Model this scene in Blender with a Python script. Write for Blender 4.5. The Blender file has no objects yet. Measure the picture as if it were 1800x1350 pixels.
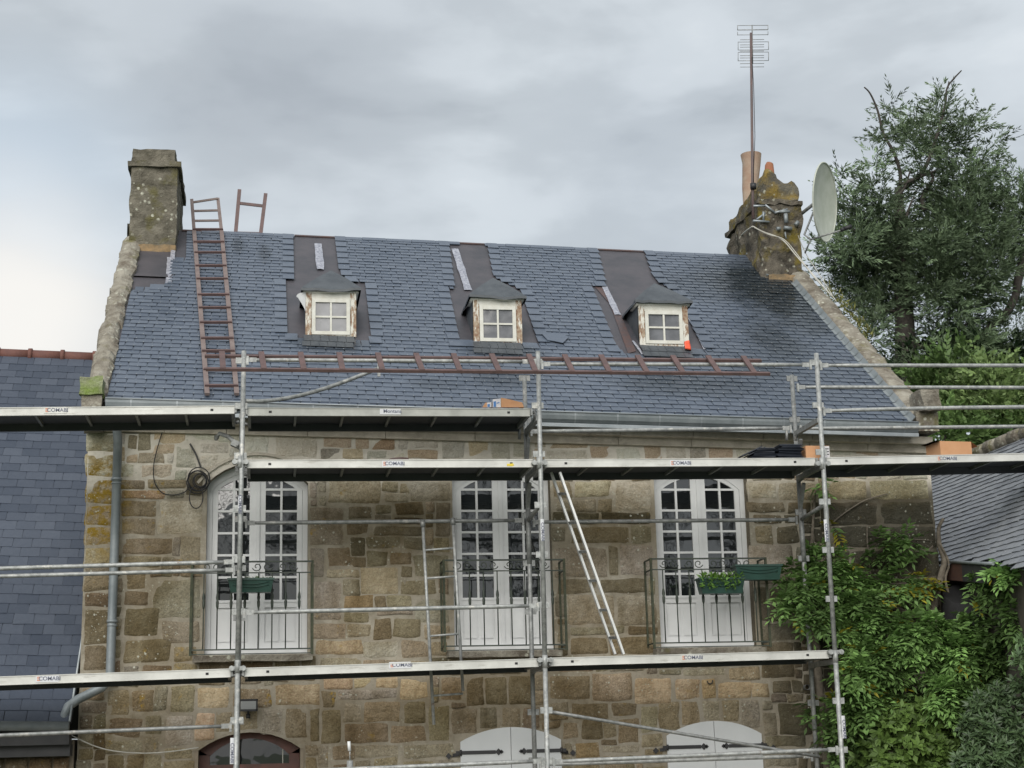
import bpy, math, random
import numpy as np
from mathutils import Vector, Matrix, noise
sc = bpy.context.scene
R_ = math.radians
random.seed(7); rng = np.random.default_rng(11)

# ------------------------------------------------------------------ camera
YAW, PITCH, ROLL, F = 0.1610, 0.2237, -0.0252, 2778.0
CAM = Vector((0.0, -16.85, 2.2))
cy, sy, cp, sp = math.cos(YAW), math.sin(YAW), math.cos(PITCH), math.sin(PITCH)
fw = Vector((sy*cp, cy*cp, sp)); rt0 = Vector((cy, -sy, 0)); up0 = rt0.cross(fw)
cr, sr = math.cos(ROLL), math.sin(ROLL)
RT = rt0*cr + up0*sr; UP = rt0*-sr + up0*cr
cam = bpy.data.cameras.new("camera"); co = bpy.data.objects.new("camera", cam); sc.collection.objects.link(co)
cam.sensor_fit = 'HORIZONTAL'; cam.sensor_width = 36; cam.lens = 36*F/1800
cam.clip_start = 0.1; cam.clip_end = 2000
M = Matrix((( RT.x, UP.x, -fw.x, CAM.x), (RT.y, UP.y, -fw.y, CAM.y), (RT.z, UP.z, -fw.z, CAM.z), (0,0,0,1)))
co.matrix_world = M
sc.camera = co

def ray(x, y): return RT*((x-900)/F) + UP*((675-y)/F) + fw
def at(x, y, Y=0.0):                       # photograph pixel -> point on the vertical plane at depth Y
    d = ray(x, y); return CAM + d*((Y-CAM.y)/d.y)
T37 = math.tan(R_(37))
RP0 = Vector((-1.5, -.3, 5.80)); RN = Vector((0.022, -T37, 1.0))
def plane_at(x, y, p0, n):
    d = ray(x, y); return CAM + d*((p0-CAM).dot(n)/d.dot(n))
def on_roof(x, y): return plane_at(x, y, RP0, RN)
def roofz(X, Y): return 5.80 - .022*(X+1.5) + T37*(Y+.3)

# ------------------------------------------------------------------ world, sun, exposure
SUN_EL, SUN_AZ = R_(33), R_(200)          # azimuth the light comes from, clockwise from north (+Y)
w = bpy.data.worlds.new("World"); sc.world = w; w.use_nodes = True
nt = w.node_tree; nt.nodes.clear()
def nd(t, **k):
    n = nt.nodes.new(t)
    for a, b in k.items(): setattr(n, a, b)
    return n
out = nd('ShaderNodeOutputWorld'); bg = nd('ShaderNodeBackground'); bg.inputs[1].default_value = 0.1
sky = nd('ShaderNodeTexSky', sky_type='NISHITA', sun_disc=False); sky.sun_elevation = SUN_EL; sky.sun_rotation = SUN_AZ
sky.air_density = 1.0; sky.dust_density = 2.5
tc = nd('ShaderNodeTexCoord')
def vm(op, a, b=None):
    n = nd('ShaderNodeVectorMath', operation=op); nt.links.new(a, n.inputs[0])
    if b is not None:
        if isinstance(b, (tuple, list, Vector)): n.inputs[1].default_value = b
        else: nt.links.new(b, n.inputs[1])
    return n
def mth(op, a, b=None, c=None):
    n = nd('ShaderNodeMath', operation=op)
    for i, s in enumerate((a, b, c)):
        if s is None: continue
        if isinstance(s, (int, float)): n.inputs[i].default_value = s
        else: nt.links.new(s, n.inputs[i])
    return n.outputs[0]
def ramp(fac, stops, interp='EASE'):
    n = nd('ShaderNodeValToRGB'); n.color_ramp.interpolation = interp
    el = n.color_ramp.elements
    while len(el) < len(stops): el.new(.5)
    for e, (p, c) in zip(el, stops): e.position = p; e.color = (*c, 1)
    nt.links.new(fac, n.inputs[0]); return n.outputs[0]
def mixc(f, a, b):
    n = nd('ShaderNodeMix', data_type='RGBA')
    for s, i in ((f, 0), (a, 6), (b, 7)):
        if isinstance(s, (int, float)): n.inputs[i].default_value = s
        elif isinstance(s, tuple): n.inputs[i].default_value = (*s, 1)
        else: nt.links.new(s, n.inputs[i])
    return n.outputs[2]
dirn = vm('NORMALIZE', tc.outputs['Generated']).outputs[0]
sq = vm('MULTIPLY', dirn, (1.0, 1.0, 2.6)).outputs[0]
n1 = nd('ShaderNodeTexNoise'); n1.inputs['Scale'].default_value = 5.5; n1.inputs['Detail'].default_value = 5; n1.inputs['Roughness'].default_value = .46; n1.inputs['Distortion'].default_value = .35
nt.links.new(sq, n1.inputs['Vector'])
n2 = nd('ShaderNodeTexNoise'); n2.inputs['Scale'].default_value = 16; n2.inputs['Detail'].default_value = 4; n2.inputs['Roughness'].default_value = .5
nt.links.new(sq, n2.inputs['Vector'])
nz = mth('ADD', mth('MULTIPLY', n1.outputs['Fac'], .8), mth('MULTIPLY', n2.outputs['Fac'], .2))
KS = 5.45                                    # luminance of the cloud layer relative to the clear sky texture
def kc(r, g, b):
    f = lambda c: ((c/255+.055)/1.055)**2.4*KS
    return (f(r), f(g), f(b))
cloud = ramp(nz, [(.34, kc(165,171,175)), (.45, kc(181,187,191)), (.58, kc(197,203,207)), (.72, kc(211,216,219))])
def blob(px, py, rad, soft):                # soft patch of the cloud layer round a direction
    d = ray(px, py).normalized()
    dp = vm('DOT_PRODUCT', dirn, d).outputs['Value']
    ang = mth('ARCCOSINE', dp)
    wob = mth('ADD', ang, mth('MULTIPLY', mth('SUBTRACT', n1.outputs['Fac'], .5), rad*1.3))
    n = nd('ShaderNodeMapRange', interpolation_type='SMOOTHSTEP')
    nt.links.new(wob, n.inputs[0]); n.inputs[1].default_value = rad+soft; n.inputs[2].default_value = max(rad-soft, 0)
    n.inputs[3].default_value = 0; n.inputs[4].default_value = 1
    return n.outputs[0]
c = cloud
c = mixc(mth('MULTIPLY', blob(60, 330, .055, .06), .6), c, kc(190,205,219))
c = mixc(mth('MULTIPLY', blob(10, 570, .065, .055), .95), c, kc(233,229,222))
c = mixc(mth('MULTIPLY', blob(560, 150, .07, .06), .35), c, kc(155,160,166))
c = mixc(mth('MULTIPLY', blob(1150, 300, .06, .06), .3), c, kc(163,170,178))
c = mixc(mth('MULTIPLY', blob(300, 60, .08, .07), .35), c, kc(155,161,167))
fin = mixc(.93, sky.outputs[0], c)
nt.links.new(fin, bg.inputs[0]); nt.links.new(bg.outputs[0], out.inputs[0])

sl = bpy.data.lights.new("sun", 'SUN'); sl.energy = 1.5; sl.angle = R_(60); sl.color = (1, .965, .91)
so = bpy.data.objects.new("sun", sl); sc.collection.objects.link(so)
sd = Vector((math.sin(SUN_AZ)*math.cos(SUN_EL), math.cos(SUN_AZ)*math.cos(SUN_EL), math.sin(SUN_EL)))
so.rotation_euler = sd.to_track_quat('Z', 'Y').to_euler()
sc.view_settings.view_transform = 'Standard'; sc.view_settings.look = 'None'
sc.view_settings.exposure = 1.16; sc.view_settings.gamma = 1

# ------------------------------------------------------------------ materials
def srgb(r, g, b): return tuple(((c/255+.055)/1.055)**2.4 if c > 10 else c/255/12.92 for c in (r, g, b))
class NM:                                   # small node helper for materials
    def __init__(s, name):
        s.m = bpy.data.materials.new(name); s.m.use_nodes = True; s.t = s.m.node_tree
        s.b = s.t.nodes['Principled BSDF']; s.o = s.t.nodes['Material Output']
        s.geo = s.t.nodes.new('ShaderNodeNewGeometry'); s.tc = s.t.nodes.new('ShaderNodeTexCoord')
    def L(s, a, b): s.t.links.new(a, b)
    def noise(s, scale, detail=3, rough=.55, vec=None, dist=0):
        n = s.t.nodes.new('ShaderNodeTexNoise'); n.inputs['Scale'].default_value = scale
        n.inputs['Detail'].default_value = detail; n.inputs['Roughness'].default_value = rough; n.inputs['Distortion'].default_value = dist
        s.L(vec or s.geo.outputs['Position'], n.inputs['Vector']); return n.outputs['Fac']
    def scaled(s, v):
        n = s.t.nodes.new('ShaderNodeVectorMath'); n.operation = 'MULTIPLY'; s.L(s.geo.outputs['Position'], n.inputs[0]); n.inputs[1].default_value = v; return n.outputs[0]
    def voro(s, scale, feature='F1', vec=None):
        n = s.t.nodes.new('ShaderNodeTexVoronoi'); n.feature = feature; n.inputs['Scale'].default_value = scale
        s.L(vec or s.geo.outputs['Position'], n.inputs['Vector']); return n.outputs['Distance']
    def rng(s, f, a, b, lo=0., hi=1.):
        n = s.t.nodes.new('ShaderNodeMapRange'); s.L(f, n.inputs[0])
        for i, v in ((1, a), (2, b), (3, lo), (4, hi)): n.inputs[i].default_value = v
        return n.outputs[0]
    def math(s, op, a, b=None):
        n = s.t.nodes.new('ShaderNodeMath'); n.operation = op
        for i, v in enumerate((a, b)):
            if v is None: continue
            if isinstance(v, (int, float)): n.inputs[i].default_value = v
            else: s.L(v, n.inputs[i])
        return n.outputs[0]
    def mix(s, f, a, b, mode='MIX'):
        n = s.t.nodes.new('ShaderNodeMix'); n.data_type = 'RGBA'; n.blend_type = mode
        for v, i in ((f, 0), (a, 6), (b, 7)):
            if isinstance(v, (int, float)): n.inputs[i].default_value = v
            elif isinstance(v, tuple): n.inputs[i].default_value = (*v[:3], 1)
            else: s.L(v, n.inputs[i])
        return n.outputs[2]
    def attr(s, name='Col'):
        n = s.t.nodes.new('ShaderNodeAttribute'); n.attribute_name = name; return n.outputs['Color']
    def sep(s, axis):
        n = s.t.nodes.new('ShaderNodeSeparateXYZ'); s.L(s.geo.outputs['Position'], n.inputs[0]); return n.outputs[axis]
    def dist(s, p, sc_=(1, 1, 1)):          # distance of the surface point to p
        a = s.t.nodes.new('ShaderNodeVectorMath'); a.operation = 'SUBTRACT'; s.L(s.geo.outputs['Position'], a.inputs[0]); a.inputs[1].default_value = p
        m = s.t.nodes.new('ShaderNodeVectorMath'); m.operation = 'MULTIPLY'; s.L(a.outputs[0], m.inputs[0]); m.inputs[1].default_value = sc_
        l = s.t.nodes.new('ShaderNodeVectorMath'); l.operation = 'LENGTH'; s.L(m.outputs[0], l.inputs[0]); return l.outputs['Value']
    def bump(s, f, strength=.3, d=.01):
        n = s.t.nodes.new('ShaderNodeBump'); n.inputs['Strength'].default_value = strength; n.inputs['Distance'].default_value = d
        s.L(f, n.inputs['Height']); s.L(n.outputs[0], s.b.inputs['Normal'])
    def fin(s, col, rough=.8, metal=0, spec=.5):
        if isinstance(col, tuple): s.b.inputs['Base Color'].default_value = (*col[:3], 1)
        else: s.L(col, s.b.inputs['Base Color'])
        if isinstance(rough, (int, float)): s.b.inputs['Roughness'].default_value = rough
        else: s.L(rough, s.b.inputs['Roughness'])
        s.b.inputs['Metallic'].default_value = metal; s.b.inputs['Specular IOR Level'].default_value = spec
        return s.m
def simple(name, c1, c2=None, scale=8, rough=.7, metal=0, spec=.5, bump=.0, bscale=60, lo=.35, hi=.65):
    n = NM(name)
    col = c1 if c2 is None else n.mix(n.rng(n.noise(scale, 5, .6), lo, hi), c1, c2)
    if bump: n.bump(n.noise(bscale, 3), bump, .01)
    return n.fin(col, rough, metal, spec)

def grime(n, col):
    f1 = n.rng(n.noise(1.35, 6, .68, vec=n.scaled((1., 1., .8)), dist=.4), .46, .62)
    zone = n.math('MAXIMUM', n.rng(n.dist((1.35, 0, 4.45), (.9, 0, 1.5)), 1.15, .35), n.rng(n.dist((3.75, 0, 4.5), (.9, 0, 1.8)), 1.0, .3))
    zone = n.math('MAXIMUM', zone, n.rng(n.dist((2.6, 0, 2.65), (.55, 0, 1.6)), 1.0, .4)); zone = n.math('MAXIMUM', zone, n.rng(n.dist((-1.3, 0, 2.4), (1.3, 0, 1.2)), 1.0, .4))
    zone = n.math('MULTIPLY', zone, n.rng(n.noise(3.1, 5, .65), .3, .6))
    low = n.rng(n.sep(2), 5.15, 4.95)
    f = n.math('MULTIPLY', n.math('MAXIMUM', n.math('MULTIPLY', f1, .6), n.math('MULTIPLY', zone, .85)), low)
    col = n.mix(f, col, n.mix(1., col, (.56,.49,.37), 'MULTIPLY'))
    fine = n.rng(n.noise(26, 5, .75), .5, .72, 0, .45)
    return n.mix(n.math('MULTIPLY', fine, n.rng(n.sep(2), 5.5, 5.0, .35, 1)), col, n.mix(1., col, (.45,.42,.36), 'MULTIPLY'))
def stone_mat():
    n = NM('granite_stone')
    base = n.attr()
    g = n.noise(75, 3, .7); col = n.mix(.55, base, n.mix(n.rng(g, .3, .7), (.25,.24,.23), (.8,.78,.74)), 'OVERLAY')
    m = n.noise(7, 5, .65); col = n.mix(n.rng(m, .35, .75, .0, .55), col, n.mix(1., col, (.62,.55,.44), 'MULTIPLY'))
    # grime of the lower wall (dark algae below the clean band under the eaves)
    z = n.math('ADD', n.sep(2), n.math('MULTIPLY', n.noise(1.6, 4), .9))
    d = n.math('MULTIPLY', n.rng(z, 5.55, 5.15), n.rng(n.noise(1.1, 4, .6), .3, .7, .25, .85))
    col = n.mix(d, col, n.mix(1., col, (.60,.53,.42), 'MULTIPLY'))
    ver = n.noise(2.2, 4, .6, vec=n.scaled((1.6, 1.6, .35)))
    col = n.mix(n.math('MULTIPLY', n.rng(ver, .48, .66, 0, .6), n.rng(z, 5.5, 5.2)), col, n.mix(1., col, (.5,.46,.36), 'MULTIPLY'))
    # right hand end black with algae
    xr = n.math('MULTIPLY', n.rng(n.math('ADD', n.sep(0), n.math('MULTIPLY', n.noise(1.5, 4), 1.2)), 5.95, 6.7), n.rng(n.math('ADD', n.sep(2), n.math('MULTIPLY', n.noise(2.5, 4), .35)), 5.02, 4.85, 0, .88))
    col = n.mix(xr, col, n.mix(n.noise(9, 5, .7), (.045,.043,.032), (.105,.098,.075)))
    hs = n.t.nodes.new('ShaderNodeHueSaturation'); hs.inputs['Saturation'].default_value = .92; hs.inputs['Hue'].default_value = .508; n.L(col, hs.inputs['Color']); col = hs.outputs['Color']
    col = grime(n, col)
    # lichens: yellow, orange, white
    gl = n.rng(n.noise(3.2, 4, .6), .60, .70); gm = n.rng(n.noise(19, 3, .6), .5, .6)
    left = n.rng(n.sep(0), 1.9, .9, .22, 1.); lx = n.rng(n.sep(0), -1.25, -1.5, 0, 1)
    lo_ = n.rng(n.sep(2), 5.3, 5.1)
    col = n.mix(n.math('MULTIPLY', n.math('MULTIPLY', n.math('MULTIPLY', gl, gm), left), lo_), col, (.36,.23,.035))
    yl = n.math('MULTIPLY', lx, n.rng(n.dist((-1.65, 0, 4.75), (1.2, 1, .85)), .62, .30)); yl = n.math('MULTIPLY', yl, n.rng(n.noise(9, 5, .7), .42, .56))
    col = n.mix(yl, col, (.27,.18,.03))
    v = n.voro(13); v2 = n.voro(31)
    spots = n.rng(v, .17, .13); zone = n.rng(n.noise(1.3, 3), .5, .6); zone = n.math('MAXIMUM', zone, n.math('MULTIPLY', lx, .9)); zone = n.math('MAXIMUM', zone, n.math('MULTIPLY', n.rng(n.sep(0), 6.3, 6.9), .8))
    s = n.math('MULTIPLY', n.math('MULTIPLY', spots, zone), lo_)
    s2 = n.math('MULTIPLY', n.math('MULTIPLY', n.rng(v2, .22, .15), zone), n.rng(n.noise(4, 2), .5, .6))
    col = n.mix(n.math('MULTIPLY', n.math('MAXIMUM', s, s2), n.rng(n.noise(40, 3), .35, .55)), col, (.50,.50,.42))
    n.bump(n.math('ADD', n.noise(48, 5, .75), n.math('MULTIPLY', n.noise(13, 4, .65), 2.)), 1., .02)
    return n.fin(col, .92, spec=.15)
def weathered(name, c1, c2, moss=(.16,.14,.04), mossf=.5, white=.5, scale=6):
    n = NM(name)
    col = n.mix(n.rng(n.noise(scale, 5, .65), .35, .65), c1, c2)
    col = n.mix(n.rng(n.noise(3.1, 5, .65), .62-.2*mossf, .72-.1*mossf, 0, .9), col, moss)
    sp_ = n.math('MULTIPLY', n.rng(n.voro(12), .3, .2), n.rng(n.noise(2.4, 3), .55-.12*white, .62))
    col = n.mix(n.math('MULTIPLY', sp_, n.rng(n.noise(30, 3), .3, .5)), col, (.46,.46,.38))
    n.bump(n.math('ADD', n.noise(40, 4, .7), n.math('MULTIPLY', n.noise(10, 4), 1.5)), .8, .02)
    return n.fin(col, .93, spec=.15)
def slate_mat(name, c1, c2, wet_and_sheen=(), scale=1., rough=.42):
    n = NM(name)
    r = n.geo.outputs['Random Per Island']
    col = n.mix(r, c1, c2)
    col = n.mix(n.rng(n.noise(22, 4), .35, .7, 0, .45), col, n.mix(1., col, (.7,.74,.8), 'MULTIPLY'))
    rg = n.rng(r, 0, 1, rough-.06, rough+.12)
    rg = n.math('ADD', rg, n.rng(n.noise(12, 3), .3, .7, -.05, .08))
    for p, rad, amt, scl in wet_and_sheen:
        f = n.rng(n.math('ADD', n.dist(p, scl), n.math('MULTIPLY', n.noise(4.5, 5, .7), rad*1.3)), rad*2.35, rad*1.35, 0, amt)
        col = n.mix(f, col, (.020,.027,.033)); rg = n.math('SUBTRACT', rg, n.math('MULTIPLY', f, .12))
    n.bump(n.noise(30, 3), .25, .006)
    return n.fin(col, rg, spec=.45)
def leaf_mat(name, tint=(1,1,1), rough=.55, trans=.25, spec=.3):
    n = NM(name)
    r = n.geo.outputs['Random Per Island']
    col = n.mix(1., n.attr(), tint, 'MULTIPLY')
    col = n.mix(n.rng(r, 0, 1, 0, .5), col, n.mix(1., col, (1.3,1.3,1.), 'MULTIPLY'))
    m = n.fin(col, rough, spec=spec)
    tr = n.t.nodes.new('ShaderNodeBsdfTranslucent'); n.L(col, tr.inputs[0])
    mx = n.t.nodes.new('ShaderNodeMixShader'); mx.inputs[0].default_value = trans
    n.L(n.b.outputs[0], mx.inputs[1]); n.L(tr.outputs[0], mx.inputs[2]); n.L(mx.outputs[0], n.o.inputs[0])
    return m
def glass_mat(name, base, rough=.03, ior=1.9, wav=.12):
    n = NM(name)
    col = n.mix(n.rng(n.noise(2.3, 4, .6), .4, .7), base, tuple(c*2.2 for c in base))
    n.b.inputs['IOR'].default_value = ior; n.bump(n.noise(3.2, 2), wav, .05)
    return n.fin(col, rough, spec=.5)
def mortar_mat():
    n = NM('lime_mortar')
    low = n.mix(n.rng(n.noise(6, 5), .35, .65), (.26,.235,.185), (.36,.33,.27))
    top = n.mix(n.rng(n.noise(6, 5), .35, .65), (.62,.58,.50), (.72,.68,.60))
    z = n.math('ADD', n.sep(2), n.math('MULTIPLY', n.noise(2.2, 4), .55))
    col = n.mix(n.rng(z, 5.12, 5.38), low, top)
    xr = n.math('MULTIPLY', n.rng(n.sep(0), 6.1, 6.9), n.rng(n.sep(2), 5.0, 4.85, 0, .7)); col = n.mix(xr, col, (.07,.064,.048))
    mid = n.math('MULTIPLY', n.rng(n.sep(2), 3.0, 2.85), n.rng(n.noise(.9, 3), .4, .6)); col = n.mix(n.math('MULTIPLY', mid, .8), col, (.30,.27,.22))
    col = grime(n, col)
    sp_ = n.math('MULTIPLY', n.rng(n.voro(21), .25, .17), n.rng(n.noise(1.7, 3), .5, .6)); col = n.mix(n.math('MULTIPLY', sp_, .7), col, (.4,.4,.32))
    n.bump(n.math('ADD', n.noise(60, 4, .7), n.noise(12, 3)), .6, .01)
    return n.fin(col, .95, spec=.1)
WET_AND_SHEEN = [((6.4, .6, 6.5), .9, .30, (.8, 1, 1)), ((5.9, 3.0, 8.2), .5, .45, (1, 1, 1)), ((6.75, 3.3, 8.35), .60, .97, (1, 1, 1)), ((6.95, 2.6, 7.9), .52, .93, (1, .9, .9)), ((6.35, 1.6, 7.1), .30, .6, (1.1, .55, .55)), ((7.0, 1.9, 7.4), .3, .6, (1, 1, 1)),  # first entry darkens the right side: wetness, and reflection put into colour
       ((.8, 1.05, 6.8), .26, .75, (.75, 1.5, 1)), ((2.85, 1.0, 6.75), .26, .75, (.75, 1.5, 1)), ((4.85, 1.1, 6.8), .26, .75, (.75, 1.5, 1)),
       ((2.75, .35, 6.25), .22, .45, (.6, 1, 1)), ((4.8, .35, 6.25), .28, .6, (.45, 1, 1)), ((5.9, .8, 6.5), .25, .4, (1, 1, 1)),
       ((-.33, 3.7, 8.75), .16, .5, (2.4, .6, .6)), ((.02, 3.5, 8.6), .16, .5, (2.4, .6, .6)), ((1.9, .2, 6.1), .16, .4, (.7, 1, 1))]
MT = dict(
 stone=stone_mat(), mortar=mortar_mat(),
 slate=slate_mat('blue_slate', (.076,.096,.130), (.112,.134,.170), WET_AND_SHEEN, rough=.34),
 oldslate=slate_mat('old_slate', (.038,.049,.072), (.068,.082,.110), [], rough=.5),
 wingslate=slate_mat('painted_sheen_slate', (.15,.16,.18), (.25,.265,.285), [], rough=.38),  # pale sky reflection on the outbuilding roof put into the base colour
 membrane=simple('roofing_membrane', (.046,.046,.054), (.072,.066,.074), 3, .5, bump=.25, bscale=9),
 rustmem=simple('rust_stained_membrane', (.10,.055,.045), (.065,.055,.06), 5, .6),
 darkzinc=simple('dark_lead', (.045,.053,.062), (.075,.085,.095), 5, .5, 0, bump=.25, bscale=12),
 tape=simple('foil_tape', (.20,.21,.26), (.50,.51,.56), 30, .35, .35, bump=.5, bscale=40),
 zinc=simple('zinc_sheet', (.24,.27,.29), (.34,.37,.385), 4, .45, .35),
 zincd=simple('weathered_zinc', (.17,.195,.205), (.24,.265,.275), 5, .5, .25),
 wchim=weathered('lichen_granite', (.085,.078,.060), (.19,.175,.14), (.12,.11,.05), .35, .8),
 wchimr=weathered('mossy_granite', (.055,.05,.042), (.17,.15,.12), (.19,.15,.03), .5, .4),
 mosscap=weathered('mossy_mortar_cap', (.15,.14,.11), (.07,.065,.055), (.24,.165,.03), .95, .6, 4),
 coping=weathered('lichen_coping', (.14,.12,.095), (.33,.31,.26), (.16,.15,.07), .3, 1.2, 5),
 mossgreen=weathered('mossy_kneeler', (.22,.24,.13), (.32,.33,.24), (.17,.24,.05), 1., .2, 12),
 orange=simple('orange_mortar', (.26,.175,.09), (.15,.115,.07), 12, .9, bump=.4),
 terr=simple('pale_terracotta', (.30,.19,.135), (.38,.30,.23), 5, .85, bump=.2),
 terrd=simple('red_terracotta', (.33,.12,.07), (.25,.12,.06), 9, .9, bump=.3),
 ridge=simple('ridge_terracotta', (.15,.065,.05), (.11,.05,.042), 7, .8, bump=.2),
 white=simple('white_painted_wood', (.68,.69,.69), (.59,.60,.60), 2.5, .45),
 oldwhite=simple('dirty_cream_paint', (.60,.60,.55), (.52,.51,.45), 14, .6, bump=.2),
 shutter=simple('shutter_white_paint', (.58,.60,.61), (.51,.53,.54), 1.2, .5),
 glass=glass_mat('dark_window_glass', (.010,.012,.013), .02, 1.9, .05),
 dglass=glass_mat('painted_reflection_glass', (.085,.088,.095), .12, 1.6),  # sky reflection and pale interior put into the pane colour
 iron=simple('green_black_iron', (.020,.030,.024), (.045,.055,.04), 12, .6),
 mossiron=simple('mossy_iron', (.028,.036,.024), (.065,.07,.04), 20, .9),
 blackiron=simple('black_iron', (.02,.02,.022), None, rough=.5),
 galv=simple('galvanised_steel', (.20,.21,.205), (.40,.41,.40), 22, .5, .35, bump=.15, bscale=120),
 galvd=simple('dull_galvanised_steel', (.13,.14,.14), (.26,.27,.27), 25, .55, .4, bump=.2, bscale=100),
 alu=simple('deck_aluminium', (.60,.60,.57), (.72,.72,.69), 3, .42, .25, bump=.05),
 aludull=simple('dull_deck_rail', (.27,.275,.255), (.36,.365,.34), 6, .5, .3),
 under=simple('deck_underside', (.055,.058,.068), (.075,.078,.088), 3, .7),
 boxalu=simple('ladder_aluminium', (.60,.61,.60), (.72,.72,.70), 9, .35, .5),
 redbrown=simple('red_brown_painted_steel', (.125,.075,.070), (.085,.055,.052), 10, .6, bump=.1),
 palebrown=simple('faded_brown_paint', (.19,.150,.138), (.145,.108,.10), 8, .6),
 card=simple('cardboard', (.46,.24,.12), (.52,.29,.155), 6, .85),
 printed=simple('printed_label', (.62,.60,.60), (.50,.50,.53), 20, .6),
 blue=simple('blue_print', (.06,.18,.42), None, rough=.6),
 black=simple('matt_black', (.015,.015,.016), None, rough=.8),
 newslate=simple('stacked_slate', (.022,.028,.042), (.035,.042,.058), 12, .45),
 planter=simple('green_plastic_planter', (.010,.038,.028), (.015,.052,.040), 6, .4),
 soil=simple('potting_soil', (.03,.022,.015), None, rough=.95),
 redcloth=simple('orange_red_plastic', (.75,.10,.04), None, rough=.5),
 wooddoor=simple('red_brown_door_wood', (.115,.040,.028), (.075,.03,.022), 9, .5),
 rotwood=simple('weathered_wood', (.22,.13,.08), (.38,.30,.22), 30, .85, bump=.5),
 bark=simple('dark_bark', (.030,.026,.022), (.060,.052,.045), 14, .95, bump=.8, bscale=30),
 vine=simple('vine_stem', (.10,.085,.065), (.22,.19,.15), 14, .9, bump=.6),
 board=simple('dark_boards', (.035,.036,.038), (.05,.05,.052), 5, .8),
 brick=simple('brown_brick', (.13,.06,.04), (.09,.05,.04), 22, .9),
 dish=simple('aged_dish_paint', (.50,.52,.46), (.40,.43,.36), 5, .6),
 cable=simple('white_cable', (.50,.49,.44), (.36,.35,.31), 9, .7),
 bcable=simple('black_cable', (.018,.018,.02), None, rough=.6),
 gcable=simple('grey_cable', (.07,.07,.068), None, rough=.7),
 mast=simple('rusty_mast', (.13,.085,.08), (.09,.07,.07), 8, .6),
 grass=simple('lawn', (.035,.065,.02), (.06,.09,.03), 2, .95),
 gravel=simple('gravel', (.20,.18,.15), (.30,.28,.24), 30, .95),
 darkrender=simple('dark_wing_render', (.045,.040,.032), (.085,.076,.06), 5, .95, bump=.4),  # darker render colour for the outbuilding wall
 render=simple('old_render', (.16,.135,.10), (.24,.20,.15), 4, .95, bump=.4),
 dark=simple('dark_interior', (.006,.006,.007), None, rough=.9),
 sticker=simple('sticker_paper', (.58,.59,.61), None, rough=.6),
 ink=simple('dark_blue_ink', (.12,.13,.18), None, rough=.7),
 ink2=simple('orange_ink', (.55,.22,.12), None, rough=.7),
 yellow=simple('yellow_sticker', (.65,.50,.05), None, rough=.6),
 lamp=simple('frosted_lamp_glass', (.24,.25,.25), None, rough=.3),
 conifer=leaf_mat('conifer_needles', rough=.6, trans=.12, spec=.2), leaf=leaf_mat('climber_leaves'), gloss=leaf_mat('glossy_leaves', rough=.42, trans=.15, spec=.35),
)

def peel():
    n = NM('peeling_cream_paint'); f = n.noise(9, 6, .75, vec=n.scaled((3, 3, .7))); f = n.math('ADD', f, n.math('MULTIPLY', n.noise(2.1, 2), .5))
    col = n.mix(n.rng(f, .72, .76), n.mix(n.rng(n.noise(30, 4), .35, .65), (.20,.11,.065), (.36,.29,.21)), (.60,.59,.53)); n.bump(f, .6, .01); return n.fin(col, .8)
MT['peel'] = peel()
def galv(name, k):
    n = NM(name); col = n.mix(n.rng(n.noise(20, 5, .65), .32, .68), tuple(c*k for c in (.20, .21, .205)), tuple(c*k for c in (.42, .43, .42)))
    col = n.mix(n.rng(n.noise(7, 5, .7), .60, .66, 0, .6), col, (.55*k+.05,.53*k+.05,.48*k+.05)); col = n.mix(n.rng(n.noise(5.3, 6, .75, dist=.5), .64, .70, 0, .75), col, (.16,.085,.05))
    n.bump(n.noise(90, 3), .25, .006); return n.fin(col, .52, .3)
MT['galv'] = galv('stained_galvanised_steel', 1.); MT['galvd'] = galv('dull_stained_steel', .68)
def deckalu():
    n = NM('scuffed_deck_aluminium'); col = n.mix(n.rng(n.noise(3, 5, .6), .35, .65), (.44,.44,.415), (.58,.58,.55))
    col = n.mix(n.rng(n.noise(9, 6, .75, vec=n.scaled((.35, 1, 2.2))), .56, .66, 0, .6), col, (.27,.255,.22)); n.bump(n.noise(12, 4), .2, .01); return n.fin(col, .5, .2)
MT['alu'] = deckalu()
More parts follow.
